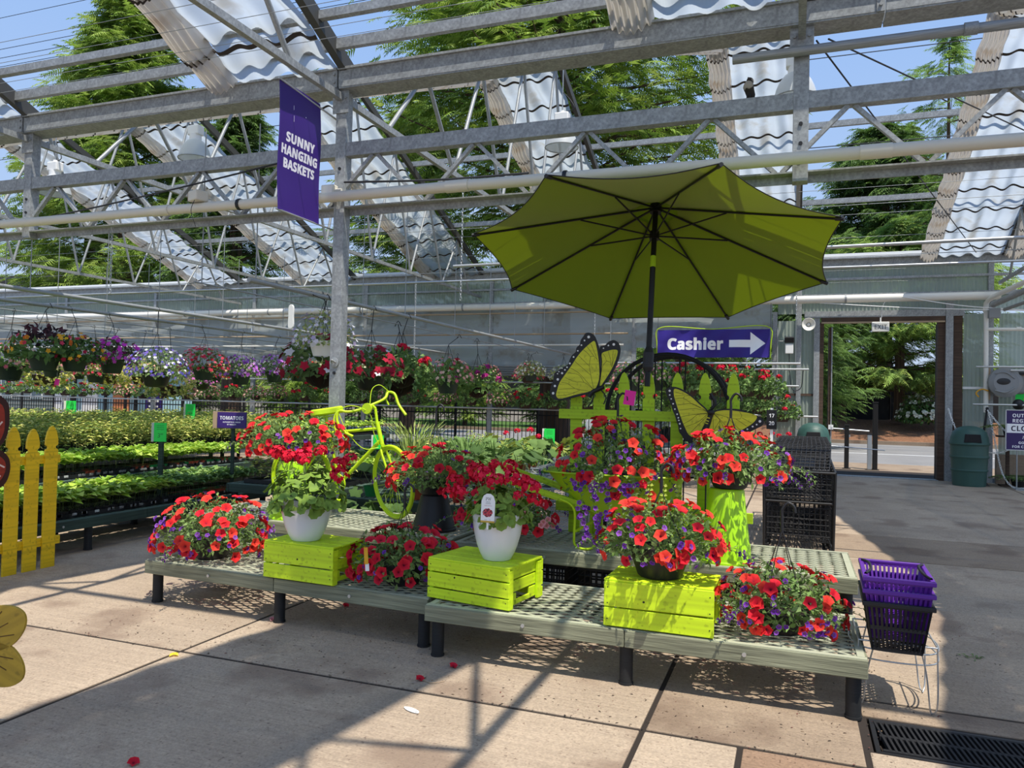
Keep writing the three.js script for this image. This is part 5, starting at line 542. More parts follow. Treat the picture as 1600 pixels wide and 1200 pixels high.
for (let j = 0; j < 3; j++) squash(`dark cabbage leaved plant, ${ord(j)} from the steel column behind the bicycle`, -4.25 + j * .4, 0, -6.25, 10, .62, .24, .11, [0, 2]);
function grass(label, x, y, z, n, h, r, cs) { const t = thing('tall_grass', label, 'plant', [x, y, z]), f = new Fol(); for (let i = 0; i < n; i++) { const a = R() * 6.28, q = R() * r, b = V(Math.cos(a) * q * .4, .1, Math.sin(a) * q * .4); let o = b, d = V(Math.cos(a) * .25, 1, Math.sin(a) * .25).normalize(); for (let k = 0; k < 5; k++) { const L = h * RR(.16, .22); f.leaf(o, d, V(Math.cos(a), .3, Math.sin(a)).normalize(), L * 1.2, .014, pick(cs), .1); o = o.clone().addScaledVector(d, L); d = d.clone().add(V(Math.cos(a) * .12 * k, -.1 * k, Math.sin(a) * .12 * k)).normalize(); } } stuff(mesh('blades', f.geo(), M.leaf, t)); mesh('pot', lathe(wall([[.07, 0], [.1, .12]], .004), 14), M.black, t); }
grass('tall yellow green grass clump above the petunias', -4.15, .5, -8.0, 70, .75, .3, [[.26, .33, .08], [.2, .28, .07], [.34, .38, .12]]); grass('arching dark green daylily clump', -3.75, .5, -8.6, 60, .55, .3, [[.12, .2, .06], [.16, .26, .08]]); grass('arching green daylily clump beside the geranium pot', -3.5, .5, -8.9, 50, .5, .28, [[.12, .2, .06], [.16, .26, .08]]);
geranium('red geranium pot plant standing among the leafy plants', -3.35, .72, -9.6, .3, .28, [[-.1, .36, 0, .04], [.1, .38, .05, .045], [.2, .3, 0, .04], [-.22, .33, .1, .04]], 90);
// ---------------------------------------------------------------- banners and signs
const waved = (w, h, nx, ny, fn) => { const g = new THREE.PlaneGeometry(w, h, nx, ny), p = g.attributes.position; for (let i = 0; i < p.count; i++) p.setZ(i, fn(p.getX(i), p.getY(i))); g.computeVertexNormals(); return g; };
{
  const m = sign(512, 1024, (x, w) => { x.strokeStyle = '#5b3fa0'; x.lineWidth = 3; x.setLineDash([7, 7]); x.strokeRect(12, 16, w - 24, 992); x.setLineDash([]); x.fillStyle = '#f2f0f6'; x.font = 'bold 100px sans-serif'; ['SUNNY', 'HANGING', 'BASKETS'].forEach((s, i) => { x.save(); x.translate(w / 2, 420 + i * 106); x.scale(i ? .92 : 1, 1); x.strokeStyle = '#f2f0f6'; x.lineWidth = 6; x.strokeText(s, 0, 0); x.fillText(s, 0, 0); x.restore(); }); x.fillRect(160, 150, 4, 36); x.fillRect(164, 230, 3, 50); x.fillRect(300, 190, 9, 9); }, '#38187a');
  const t = thing('sunny_banner', 'tall purple banner reading sunny hanging baskets on the steel column', 'banner', [-3.86, 2.97, -5.28], PI / 2); mesh('cloth', waved(.56, 1.04, 10, 12, (x, y) => .008 * Math.sin(y * 7) + .006 * Math.sin(x * 9 + y * 3)).translate(0, .52, 0), m, t);
  for (const y of [0, 1.04]) mesh('bracket_arm', rod([-.3, y, 0], [.52, y + (y ? -.05 : 0), 0], .008, 8), M.steel, t);
  const c = sign(1024, 256, (x) => { x.fillStyle = '#ffffff'; x.font = 'bold 140px sans-serif'; x.save(); x.translate(348, 132); x.scale(1.02, 1); x.strokeStyle = '#ffffff'; x.lineWidth = 8; x.lineJoin = 'round'; x.strokeText('Cashier', 0, 0); x.fillText('Cashier', 0, 0); x.restore(); x.beginPath(); x.moveTo(662, 95); x.lineTo(852, 95); x.lineTo(852, 25); x.lineTo(985, 128); x.lineTo(852, 230); x.lineTo(852, 162); x.lineTo(662, 162); x.closePath(); x.fill(); }, '#2f1d86');
  const b = thing('cashier_banner', 'purple cashier banner with a white arrow hung on the back wall', 'banner', [-1.74, 2.55, -17.8]); mesh('cloth', waved(2.46, .63, 50, 14, (x, y) => .03 * Math.sin(x * 4 + y * 5) * (.4 + Math.abs(y)) + .02 * Math.cos(x * 11 - y * 9) + .05 * Math.abs(x) * Math.abs(y)).translate(0, .315, .04), c, b); mesh('edge_rope', [tube([[-1.24, -.01, .05], [-1.25, .31, .05], [-1.24, .65, .05], [0, .64, .03], [1.24, .65, .05], [1.25, .3, .05], [1.24, -.01, .05]], .012, 40, 5)], M.limeF, b); mesh('tie_cord', [rod([-1.24, .64, .05], [-1.24, 1.35, -.1], .004, 4), rod([1.24, .64, .05], [1.24, 1.35, -.1], .004, 4)], M.dwire, b);
  const e = thing('exit_sign', 'white exit sign hanging in the doorway', 'sign', [1.71, 3.12, -17.95]), em = sign(256, 160, (x, w, h) => { x.fillStyle = '#70706a'; x.font = 'bold 118px sans-serif'; x.save(); x.translate(w / 2, h / 2 + 4); x.scale(.8, 1); x.fillText('EXIT', 0, 0); x.restore(); }, '#dddcd4'); mesh('housing', rb(.34, .21, .045, 0, .1, 0, 0, 0, 0, .015), M.whiteP, e); mesh('face', new THREE.PlaneGeometry(.32, .19).translate(0, .1, .024), em, e); mesh('stem', rod([0, .2, 0], [0, .3, 0], .015, 8), M.whiteP, e); mesh('power_cord', tube([[.02, .3, 0], [.03, .5, .03], [.1, .66, .05], [.25, .7, .1]], .008, 16, 5), M.whiteP, e);
  const tm = sign(512, 256, (x, w) => { x.fillStyle = '#ffffff'; x.font = 'bold 82px sans-serif'; x.fillText('TOMATOES', w / 2, 92, 440); x.font = 'bold 30px sans-serif'; x.fillText('ALPHABETICAL ORDER', w / 2, 160); x.fillText('BY VARIETY', w / 2, 200); }, '#3c1f74');
  const s = thing('tomato_sign', 'purple tomatoes sign standing above the seedling trays', 'sign', [-6.3, .31, -7.45], .25); mesh('board', bx(.36, .19, .012, 0, .87, .02), M.violetSign, s); mesh('face', new THREE.PlaneGeometry(.355, .185).translate(0, .87, .0275), tm, s); mesh('backing_box', bx(.4, .2, .06, -.05, .87, -.03), M.kraft, s); mesh('post', rb(.04, .8, .03, 0, .4, -.02), M.gbench, s);
}
const hand = (a) => sign(128, 192, (x, w) => { x.strokeStyle = '#14401f'; x.lineWidth = 3; for (let i = 0; i < 3; i++) { x.beginPath(); x.moveTo(26, 26 + i * 20); for (let k = 0; k < 9; k++) x.lineTo(30 + k * 9, 26 + i * 20 + (k % 2 ? 7 : -5) * ((k * 7 + i * 3) % 3) / 2); x.stroke(); } x.fillStyle = '#14401f'; x.font = '56px sans-serif'; x.fillText('3', 50, 130); x.font = '26px sans-serif'; x.fillText('99', 80, 116); }, a);
{
  const hm = hand('#27e455');
  for (const [l, x, y, z, w, h, b] of [['bright green price card standing among the step bench seedlings', -6.62, 1.05, -6.66, .14, .21, .31], ['bright green price card over the far tomato seedlings', -11.5, 1.2, -9.6, .17, .23, .72], ['bright green price card over the middle tomato seedlings', -8.9, 1.2, -9.55, .15, .24, .72], ['bright green price card above the yellow green squash', -3.0, 1.03, -9.6, .14, .2, .5], ['bright green price card behind the bicycle handlebars', -4.45, .98, -7.7, .12, .16, .5]]) { const t = thing('price_card', l, 'price card', [x, b, z], .35); mesh('card', bx(w, h, .004, 0, y - b, 0), M.greenSign, t); mesh('face', new THREE.PlaneGeometry(w - .004, h - .004).translate(0, y - b, .003), hm, t); mesh('side_card', bx(w * .55, h, .004, -w * .5, y - b, -.02, 0, .9), M.card, t); mesh('post', rb(.05, y - b - h / 2 + .03, .04, 0, (y - b - h / 2 + .03) / 2, -.03), M.gbench, t); }
  for (const [l, x, y, z, up] of [['pink paper tag hanging beside the yellow leaved basket', -10.86, 1.62, -8.8, .9], ['pink paper tag on the hanger of the wheelbarrow basket', -1.06, 1.53, -5.22, .06]]) { const t = thing('paper_tag', l, 'tag', [x, y, z], .3); mesh('card', bx(.075, .1, .002, 0, 0, 0, 0, 0, -.15), M.pinkSign, t); mesh('string', rod([0, .05, 0], [0, up, 0], .0015, 4), M.whiteP, t); }
}
// ---------------------------------------------------------------- lamps, speaker, boxes, bird
const bell = lathe(wall([[.225, 0], [.222, .02], [.2, .1], [.165, .18], [.12, .24], [.075, .27]], .004), 32);
for (const [l, x, y, z] of [['bell shaped work lamp beside the purple banner', -7.94, 4.78, -8.46], ['bell shaped work lamp next to the end stub post', -10.2, 4.36, -8.12], ['bell shaped work lamp above the umbrella', -2.99, 4.92, -9.85], ['bell shaped work lamp behind the stub post with the bird', -.03, 4.88, -8.87]]) { const t = thing('work_lamp', l, 'lamp', [x, y, z]); mesh('shade', bell, M.lamp, t); mesh('shade_rim', fin(new THREE.TorusGeometry(.224, .007, 6, 36)).rotateX(PI / 2), M.galv, t); mesh('housing', [rod([0, .26, 0], [0, .34, 0], .08, 16), rb(.2, .14, .13, 0, .4, 0, 0, 0, 0, .02), rod([0, .47, 0], [0, .5, 0], .03, 10)], M.whiteP, t); const ry = z > -12 ? YG + (YR - YG) * (z - ZG) / (ZR - ZG) : YR; mesh('hanging_rod', rod([0, .5, 0], [0, ry - y - .02, 0], .008, 6), M.wire, t); mesh('lamp_cord', tube([[.05, .47, .02], [.18, .5, .05], [.12, .62, .04], [.01, .75, 0]], .006, 16, 5), M.dwire, t); }
{
  const h = thing('horn_speaker', 'white horn loudspeaker beside the doorway', 'speaker', [.28, 3.27, -17.9]); mesh('horn', lathe(wall([[.03, 0], [.04, .08], [.07, .13], [.13, .17], [.14, .175]], .006), 28).rotateX(PI / 2), M.pvc, h); mesh('throat', lathe([[.001, .05], [.085, .09], [.1, .135]], 24).rotateX(PI / 2), M.blackM, h); mesh('driver', rod([0, 0, -.1], [0, 0, .02], .05, 14), M.galv, h); mesh('phase_plug', at(fin(new THREE.SphereGeometry(.035, 12, 8)), 0, 0, .1), M.pvc, h);
  const f = thing('flood_light', 'small black flood light over a white box by the banner', 'light', [-.11, 2.68, -18.02]); mesh('lamp_head', rb(.2, .12, .1, 0, .28, .03, .3), M.black, f); mesh('box', rb(.17, .22, .1, 0, .08, 0, 0, 0, 0, .015), M.whiteP, f); mesh('conduit', [rod([-.25, .55, 0], [-.25, -1.6, 0], .018, 7), rod([-.25, .25, 0], [0, .25, 0], .012, 6)], M.galv, f); mesh('cable', tube([[0, -.03, .02], [.02, -.5, .04], [.1, -.85, .05], [.24, -.8, .05], [.3, -.4, .03]], .01, 24, 5), M.dwire, f);
  const s = thing('speaker_box', 'cream speaker box with a brown front strapped to the pipe', 'speaker', [-5.26, 3.285, -5.66], -.35); mesh('case', rb(.16, .1, .13, 0, .05, 0, 0, 0, 0, .015), M.pipe, s); mesh('grille', rb(.02, .085, .115, -.085, .05, 0, 0, 0, 0, .006), P(0x7b4a24, { roughness: .8 }), s); mesh('wire', tube([[.05, .0, .06], [.03, -.1, .08], [.07, -.25, .05]], .003, 10, 4), M.dwire, s);
  const j = thing('junction_box', 'cream electrical box fixed on the steel column', 'box', [-3.84, 3.24, -5.69]); mesh('case', rb(.13, .1, .08, 0, .05, 0, 0, 0, 0, .012), M.pipe, j); mesh('lid', rb(.11, .08, .01, 0, .05, .043), M.pvc, j); mesh('conduit_stub', rod([.06, .05, 0], [.12, .05, 0], .018, 8), M.pipe, j);
  const d = thing('sticky_trap', 'slim white trap hanging on a string over the baskets', 'trap', [-6.2, 2.38, -8.4]); mesh('card', PU(ext(spl([[-.03, 0], [.03, 0], [.034, .15], [.03, .28], [0, .3], [-.03, .28], [-.034, .15]], true, 30), .02, .004)), M.whiteP, d); mesh('string', rod([0, .3, .01], [0, 1.68, 0], .002, 4), M.dwire, d);
  for (const [l, x, z, y0, y1] of [['steel chain hanging below the girder past the lamps', -6.47, -5.8, 2.5, 3.63], ['steel chain hanging beside the steel column', -3.78, -8.4, 2.7, 4.12], ['steel chain hanging over the cart row', .02, -13, 2.9, 4.12], ['steel chain hanging over the squash bench', -3.78, -15, 2.6, 4.12], ['steel chain hanging before the film curtains', -7.62, -14.6, 2.3, 4.12]]) { const t = thing('hanging_chain', l, 'chain', [x, y0, z]); const g = []; for (let y = 0, k = 0; y < y1 - y0; y += .038, k++) g.push(fin(new THREE.TorusGeometry(.016, .004, 4, 8)).scale(.7, 1.35, 1).rotateY(k % 2 ? PI / 2 : 0).translate(0, y, 0)); mesh('links', g, M.steel, t); }
  const caps = [[[0, 0, -.045], [0, .015, .02], .028, .032], [[0, .015, .02], [0, .055, .03], .03, .022], [[0, .06, .034], [0, .06, .036], .021, .021], [[0, -.01, -.04], [0, -.035, -.1], .016, .006], [[.02, .005, .015], [.018, -.015, -.06], .014, .007], [[-.02, .005, .015], [-.018, -.015, -.06], .014, .007], [[0, .06, .05], [0, .056, .068], .007, .002]];
  const N = 44, mc = new MarchingCubes(N, M.black, false, false, 60000), half = .125; mc.isolation = 0; const sd = (p, [a, b, ra, rb2]) => { const A = A3(a), d = A3(b).sub(A), t = clamp(p.clone().sub(A).dot(d) / Math.max(d.lengthSq(), 1e-9)); return p.distanceTo(A.addScaledVector(d, t)) - (ra + (rb2 - ra) * t); };
  for (let z = 0; z < N; z++) for (let y = 0; y < N; y++) for (let x = 0; x < N; x++) { const p = V(((x - N / 2) / (N / 2)) * half, ((y - N / 2) / (N / 2)) * half, ((z - N / 2) / (N / 2)) * half); let s = 0; for (const c of caps) s += Math.exp(-sd(p, c) * 160); mc.field[x + y * N + z * N * N] = Math.log(s) / 160; }
  mc.update(); const n = mc.count, pp = mc.positionArray.slice(0, n * 3).map(v => v * half), g = new THREE.BufferGeometry(), col = new Float32Array(n * 3); for (let i = 0; i < n; i++) { const x = pp[3 * i], y = pp[3 * i + 1], z = pp[3 * i + 2], pale = (z > .015 && y < .03 && y > -.02) || (Math.abs(x) > .012 && y > .05 && z < .05 && y < .066); col.set(pale ? [.42, .37, .3] : z > .052 && y > .05 ? [.05, .04, .04] : [.035, .028, .022], 3 * i); } g.setAttribute('position', new THREE.BufferAttribute(new Float32Array(pp), 3)); g.setAttribute('normal', new THREE.BufferAttribute(mc.normalArray.slice(0, n * 3).map(v => -v), 3)); g.setAttribute('color', new THREE.BufferAttribute(col, 3)); g.computeVertexNormals();
  const b = thing('bird', 'small dark bird perched on the girder beam', 'bird', [-.34, 3.73, -5.8], -.5); const body = mesh('body', g.rotateX(-.75).translate(0, .078, 0), P(0xffffff, { vertexColors: true, roughness: .8 }), b); mesh('legs', [rod([.012, .05, 0], [.014, 0, .008], .003, 5), rod([-.012, .05, 0], [-.014, 0, .008], .003, 5), rod([.014, .002, -.006], [.014, .002, .022], .0025, 4), rod([-.014, .002, -.006], [-.014, .002, .022], .0025, 4)], M.dwire, b);
}
// ---------------------------------------------------------------- around the doorway
function bin(label, x, z, r, h) {
  const t = thing('trash_bin', label, 'trash bin', [x, 0, z]); mesh('barrel', lathe(wall([[r * .84, 0], [r * .86, .02], [r * .9, h * .24], [r * .96, h * .25], [r * .96, h * .275], [r * .91, h * .285], [r * .95, h * .46], [r * 1.01, h * .47], [r * 1.01, h * .5], [r * .96, h * .51], [r * .98, h * .69]], .01), 32), M.bin, t); const lid = mesh('dome_lid', [lathe([[r * 1.0, h * .68], [r * 1.06, h * .685], [r * 1.06, h * .715], [r * 1.0, h * .72], [r * .97, h * .8], [r * .86, h * .9], [r * .6, h * .965], [r * .3, h * .995], [.001, h]], 36)], M.bin, t); const o = ext(poly([[-r * .42, 0], [r * .42, 0], [r * .36, h * .125], [-r * .36, h * .125]]), r * .5, .006).translate(0, h * .735, r * .5); mesh('opening', o, M.blackM, lid); 
}
bin('green domed trash bin at the end of the cart row', .34, -15, .29, 1.2); bin('green domed trash bin behind the chain barrier', 3.27, -17.35, .34, 1.18);
{
  for (const [l, x, h, r] of [['short dark bollard post outside the doorway', 1.23, 1.05, .05], ['tall dark bollard post outside the doorway', 1.86, 1.62, .055], ['silver bollard post beside the tall dark one', 1.74, .85, .05]]) { const t = thing('bollard', l, 'bollard', [x, -.01, -20.45]); mesh('post', rb(2 * r, h, 2 * r, 0, h / 2, 0, 0, 0, 0, .01), l[0] === 's' && l[1] === 'i' ? M.steel : M.blackM, t); mesh('cap', rb(2.2 * r, .03, 2.2 * r, 0, h + .01, 0), M.blackM, t); mesh('base_plate', bx(.18, .015, .18, 0, .007, 0), M.blackM, t); if (h > 1 && h < 1.2) mesh('gate_bar', [rod([-.45, .98, 0], [.5, .93, 0], .02, 8), bx(.05, .06, .08, .05, .8, 0)], M.steel, t); }
  const st = thing('stanchion', 'leaning black stanchion pole with a weighted base', 'stanchion', [3.44, 0, -17.55]); mesh('base', fin(new THREE.CylinderGeometry(.12, .24, .13, 6).translate(0, .065, 0)), P(0x3a332e, { roughness: .7 }), st); mesh('pole', rod([0, .1, 0], [.17, 1.5, 0], .022, 8), M.black, st); mesh('chain_ring', fin(new THREE.TorusGeometry(.03, .008, 6, 12)).translate(.17, 1.48, .02), M.black, st); mesh('cap', at(fin(new THREE.SphereGeometry(.03, 10, 8)), .172, 1.53, 0), M.black, st);
  const chain = (label, pts) => { const t = thing('barrier_chain', label, 'chain'), c = new THREE.CatmullRomCurve3(pts.map(A3)), L = c.getLength(), n = Math.round(L / .05), g = []; for (let i = 0; i <= n; i++) { const p = c.getPointAt(i / n), d = c.getTangentAt(i / n); g.push(fin(new THREE.TorusGeometry(.02, .0065, 5, 8)).scale(.75, 1.6, 1).rotateY(i % 2 ? PI / 2 : 0).applyQuaternion(new THREE.Quaternion().setFromUnitVectors(V(0, 1, 0), d)).translate(p.x, p.y, p.z)); } mesh('links', g, M.whiteP, t); };
  chain('white plastic chain drooping from the door post', [[2.99, 1.49, -17.85], [3.02, 1.3, -17.7], [3.13, 1.0, -17.6], [3.32, .78, -17.5], [3.55, .68, -17.4], [3.8, .68, -17.3], [4.1, .85, -17.2]]); chain('white plastic chain falling from the stanchion to the floor', [[3.62, 1.47, -17.5], [3.68, 1.1, -17.4], [3.75, .65, -17.35], [3.85, .22, -17.3], [3.98, .03, -17.2], [4.2, .02, -17.1], [4.5, .02, -17.1]]); chain('white plastic chain leading to the purple register sign', [[3.62, 1.47, -17.5], [3.7, 1.33, -17.4], [3.85, 1.12, -17.3], [4.05, .92, -17.2]]);
  const m = sign(512, 512, (x, w) => { x.fillStyle = '#fff'; x.font = 'bold 66px sans-serif'; x.textAlign = 'left'; x.fillText('OUTDOOR', 60, 62); x.fillText('REGISTER', 60, 132); x.fillRect(0, 172, w, 122); x.fillStyle = '#1d1435'; x.font = 'bold 96px sans-serif'; x.fillText('CLOSED', 44, 236); x.fillStyle = '#fff'; x.font = 'italic 52px serif'; x.fillText('PLEASE', 170, 352); x.font = 'bold 46px sans-serif'; x.fillText('GO INSIDE', 130, 424); x.fillText('FOR CHECKOUT', 60, 478); }, '#33205e');
  const s = thing('register_sign', 'purple outdoor register closed sign on a thin metal stand', 'sign', [4.2, 0, -17]); mesh('panel', bx(.78, .76, .015, 0, 1.13, -.01), M.violetSign, s); mesh('face', new THREE.PlaneGeometry(.75, .73).translate(0, 1.13, .001), m, s); mesh('frame', [bx(.79, .015, .02, 0, 1.51, 0), bx(.79, .015, .02, 0, .75, 0), bx(.015, .77, .02, -.39, 1.13, 0), bx(.015, .77, .02, .39, 1.13, 0)], M.steel, s); mesh('stand', [rod([-.2, 0, -.02], [-.2, .76, -.02], .012, 8), rod([.2, 0, -.02], [.2, .76, -.02], .012, 8), bx(.5, .02, .3, 0, .01, 0)], M.galv, s);
  const h = thing('hose_reel', 'grey wall hose reel with a yellow hose', 'hose reel', [3.99, 1.74, -17.95]); mesh('case', [rod([0, .32, -.08], [0, .32, .12], .3, 28), rod([0, .32, .12], [0, .32, .17], .3, 28, .22), rb(.5, .5, .18, .12, .34, -.01, 0, 0, 0, .06)], M.hoseGrey, h); mesh('badge', [lathe([[.001, .012], [.1, .01], [.11, 0]], 24).scale(1.1, 1, .6).rotateX(PI / 2).translate(-.05, .34, .172)], M.blackG, h); mesh('swirl_rib', [tube([[-.2, .5, .16], [-.02, .52, .18], [.14, .4, .17]], .015, 12, 6), tube([[-.2, .16, .16], [-.02, .12, .18], [.14, .22, .17]], .015, 12, 6)], M.hoseGrey, h); mesh('hose', [tube([[.3, .48, .1], [.4, .45, .14], [.4, .2, .12], [.32, -.02, .1]], .016, 20, 7), tube([[-.28, .15, .02], [-.4, .18, .02], [-.5, .1, .02], [-.45, .02, .02]], .014, 14, 6)], M.yellow, h); mesh('hose_end', [rb(.1, .06, .06, .27, .5, .1), at(fin(new THREE.SphereGeometry(.11, 14, 10)), .22, -.12, .12)], M.black, h); mesh('mount_board', bx(.12, .7, .03, -.28, .32, -.12), M.kraft, h); mesh('price_card', bx(.22, .26, .006, .3, .02, .02), M.greenSign, h);
  const p = struct('water_pipes', 'white plastic water pipe and steel bars beside the register'); mesh('riser_pipe', rod([3.68, 1.45, -18.0], [3.67, 3.5, -18.0], .045, 10), M.pvc, p); mesh('branch_pipe', [rod([3.67, 3.15, -17.98], [4.8, 3.13, -17.98], .035, 10), rod([4.2, 3.15, -17.98], [4.28, 3.15, -17.98], .042, 10)], M.pvc, p); for (const [y, a] of [[2.37, 3.45], [1.61, 3.4], [2.3, 4.05]]) mesh('steel_bar', rod([a, y, -17.75], [5, y, -17.75], .02, 7), M.steel, p); mesh('elbow_pipe', tube([[3.66, 3.5, -18], [3.67, 3.7, -17.95], [3.78, 3.8, -17.7], [4.2, 4.0, -17]], .05, 14, 8), M.pvc, p); mesh('grey_pipe', [rod([3.7, 3.6, -17.6], [5.4, 4.4, -14.5], .06, 8), rod([3.9, 3.5, -17.6], [5.6, 4.1, -14.5], .035, 8)], M.galv, p); mesh('valve_box', rb(.2, .2, .14, 3.78, 3.46, -17.85), M.hoseGrey, p); mesh('slack_cord', [tube([[.5, 3.75, -17.9], [2.2, 3.6, -17.8], [4.3, 3.5, -17.8]], .01, 20, 5), tube([[2.1, 3.83, -17.8], [3.2, 3.62, -17.8], [4.4, 3.5, -17.8]], .01, 20, 5)], M.whiteP, p);
  const fern = (x, z, y, n, l) => { const t = thing('fern_plant', l, 'fern', [x, y, z]), f = new Fol(); for (let i = 0; i < n; i++) { const a = R() * 6.28; let o = V(0, .05, 0), d = V(Math.cos(a) * .7, 1, Math.sin(a) * .7).normalize(); for (let k = 0; k < 9; k++) { const e = o.clone().addScaledVector(d, .06); f.stem(o, e, .003, [.15, .2, .06]); const s = V(-Math.sin(a), 0, Math.cos(a)); for (const q of [-1, 1]) f.leaf(e, s.clone().multiplyScalar(q).addScaledVector(d, .5).normalize(), V(0, 1, 0), .11 * (1 - k * .07), .03, pick([[.12, .2, .05], [.2, .3, .07], [.08, .14, .04]])); o = e; d = d.clone().add(V(Math.cos(a) * .1, -.17, Math.sin(a) * .1)).normalize(); } } stuff(mesh('fronds', f.geo(), M.leaf, t)); mesh('pot', lathe(wall([[.09, 0], [.13, .15]], .005), 14), M.black, t); };
  fern(4.15, -17.55, 0, 40, 'green fern on the floor behind the register sign'); fern(4.0, -17.55, 1.0, 40, 'dark fern under the hose reel'); const sh = thing('plant_shelf', 'small wooden plant shelf under the dark fern', 'shelf', [4.0, 0, -17.6]); mesh('board', bx(.4, .03, .3, 0, .985, 0), M.brownWood, sh); mesh('upright', bx(.06, .97, .06, 0, .485, -.1), M.brownWood, sh); mesh('foot', bx(.3, .03, .3, 0, .015, -.02), M.brownWood, sh);
  const lowred = thing('geranium_stand', 'black wire plant stand under the doorway geraniums', 'stand', [-.3, 0, -15.4]); mesh('rack', [...wireFace([-.45, .6, .2], [.45, .6, .2], [-.45, .6, -.2], 9, 3), rod([-.45, 0, .2], [-.45, .6, .2], .01, 6), rod([.45, 0, .2], [.45, .6, .2], .01, 6), rod([-.45, 0, -.2], [-.45, .6, -.2], .01, 6), rod([.45, 0, -.2], [.45, .6, -.2], .01, 6)], M.black, lowred);
  geranium('red geranium plant on the wire stand nearer the banner', -.5, .66, -15.4, .28, .25, [[-.1, .28, .1, .055], [.12, .3, .05, .05], [0, .22, .2, .05]], 70); geranium('red geranium plant on the wire stand nearer the door', -.1, .66, -15.4, .28, .25, [[-.15, .26, .1, .05], [.22, .2, .1, .055], [.02, .3, .1, .05]], 70);
  const tagm = sign(128, 256, (x, w) => { x.fillStyle = '#fff'; x.font = 'bold 70px sans-serif'; x.fillText('17', w / 2, 75); x.fillText('20', w / 2, 180); }, '#17171a'); const pt = thing('number_board', 'small black number board on a white post', 'sign', [-.36, 0, -14.2]); mesh('board', bx(.17, .34, .012, 0, 1.25, 0), M.black, pt); mesh('face', new THREE.PlaneGeometry(.16, .33).translate(0, 1.25, .0075), tagm, pt); mesh('post', rb(.05, 1.45, .04, 0, .725, -.035), M.whiteP, pt);
}
for (let k = 0; k < 7; k++) { const t = thing('storage_crate', `black plastic crate under the higher bench, ${ord(k)} from the cart row`, 'crate', [.05 - k * .6, 0, -5.42], 0, 'black crates under the higher bench'); mesh('base', bx(.5, .02, .36, 0, .01, 0), M.black, t); for (const [a, b, c] of [[[-.25, .02, .18], [.25, .02, .18], [-.25, .33, .18]], [[-.25, .02, -.18], [.25, .02, -.18], [-.25, .33, -.18]], [[-.25, .02, .18], [-.25, .02, -.18], [-.25, .33, .18]], [[.25, .02, .18], [.25, .02, -.18], [.25, .33, .18]]]) mesh('side_grid', wireFace(a, b, c, 12, 6, .007), M.black, t); mesh('rim', [[-1, 1]].flat().flatMap(s => [bx(.52, .025, .02, 0, .33, s * .18), bx(.02, .025, .36, s * .25, .33, 0)]), M.black, t); }
// ---------------------------------------------------------------- wire racks beside the squash
for (let k = 0; k < 4; k++) { const t = thing('wire_rack', ['grey wire rack table behind the wheelbarrow handles', 'grey wire rack table second from the wheelbarrow', 'grey wire rack table third from the wheelbarrow', 'grey wire rack table beside the green price card'][k], 'rack', [-2.12 + k * -.03, 0, -6.55 - k * .95]), y = .66 + .04 * k; mesh('wire_top', wireFace([-.55, y, .4], [.55, y, .4], [-.55, y, -.4], 34, 3, .003), M.wire, t); for (const [a, b] of [[[-.55, .4], [.55, .4]], [[-.55, -.4], [.55, -.4]], [[-.55, .4], [-.55, -.4]], [[.55, .4], [.55, -.4]]]) { const g = [rod([a[0], y, a[1]], [b[0], y, b[1]], .005, 5), rod([a[0], y - .05, a[1]], [b[0], y - .05, b[1]], .005, 5)], n = 14; for (let i = 0; i < n; i++) g.push(rod([a[0] + (b[0] - a[0]) * i / n, y - (i % 2 ? .05 : 0), a[1] + (b[1] - a[1]) * i / n], [a[0] + (b[0] - a[0]) * (i + 1) / n, y - (i % 2 ? 0 : .05), a[1] + (b[1] - a[1]) * (i + 1) / n], .003, 4)); mesh('truss_edge', g, M.wire, t); } for (const s of [1, -1]) for (const q of [1, -1]) mesh('leg', rod([s * .54, 0, q * .39], [s * .54, y + .02, q * .39], .012, 8), M.wire, t); mesh('lower_shelf', wireFace([-.55, .25, .4], [.55, .25, .4], [-.55, .25, -.4], 34, 3, .003), M.wire, t); }
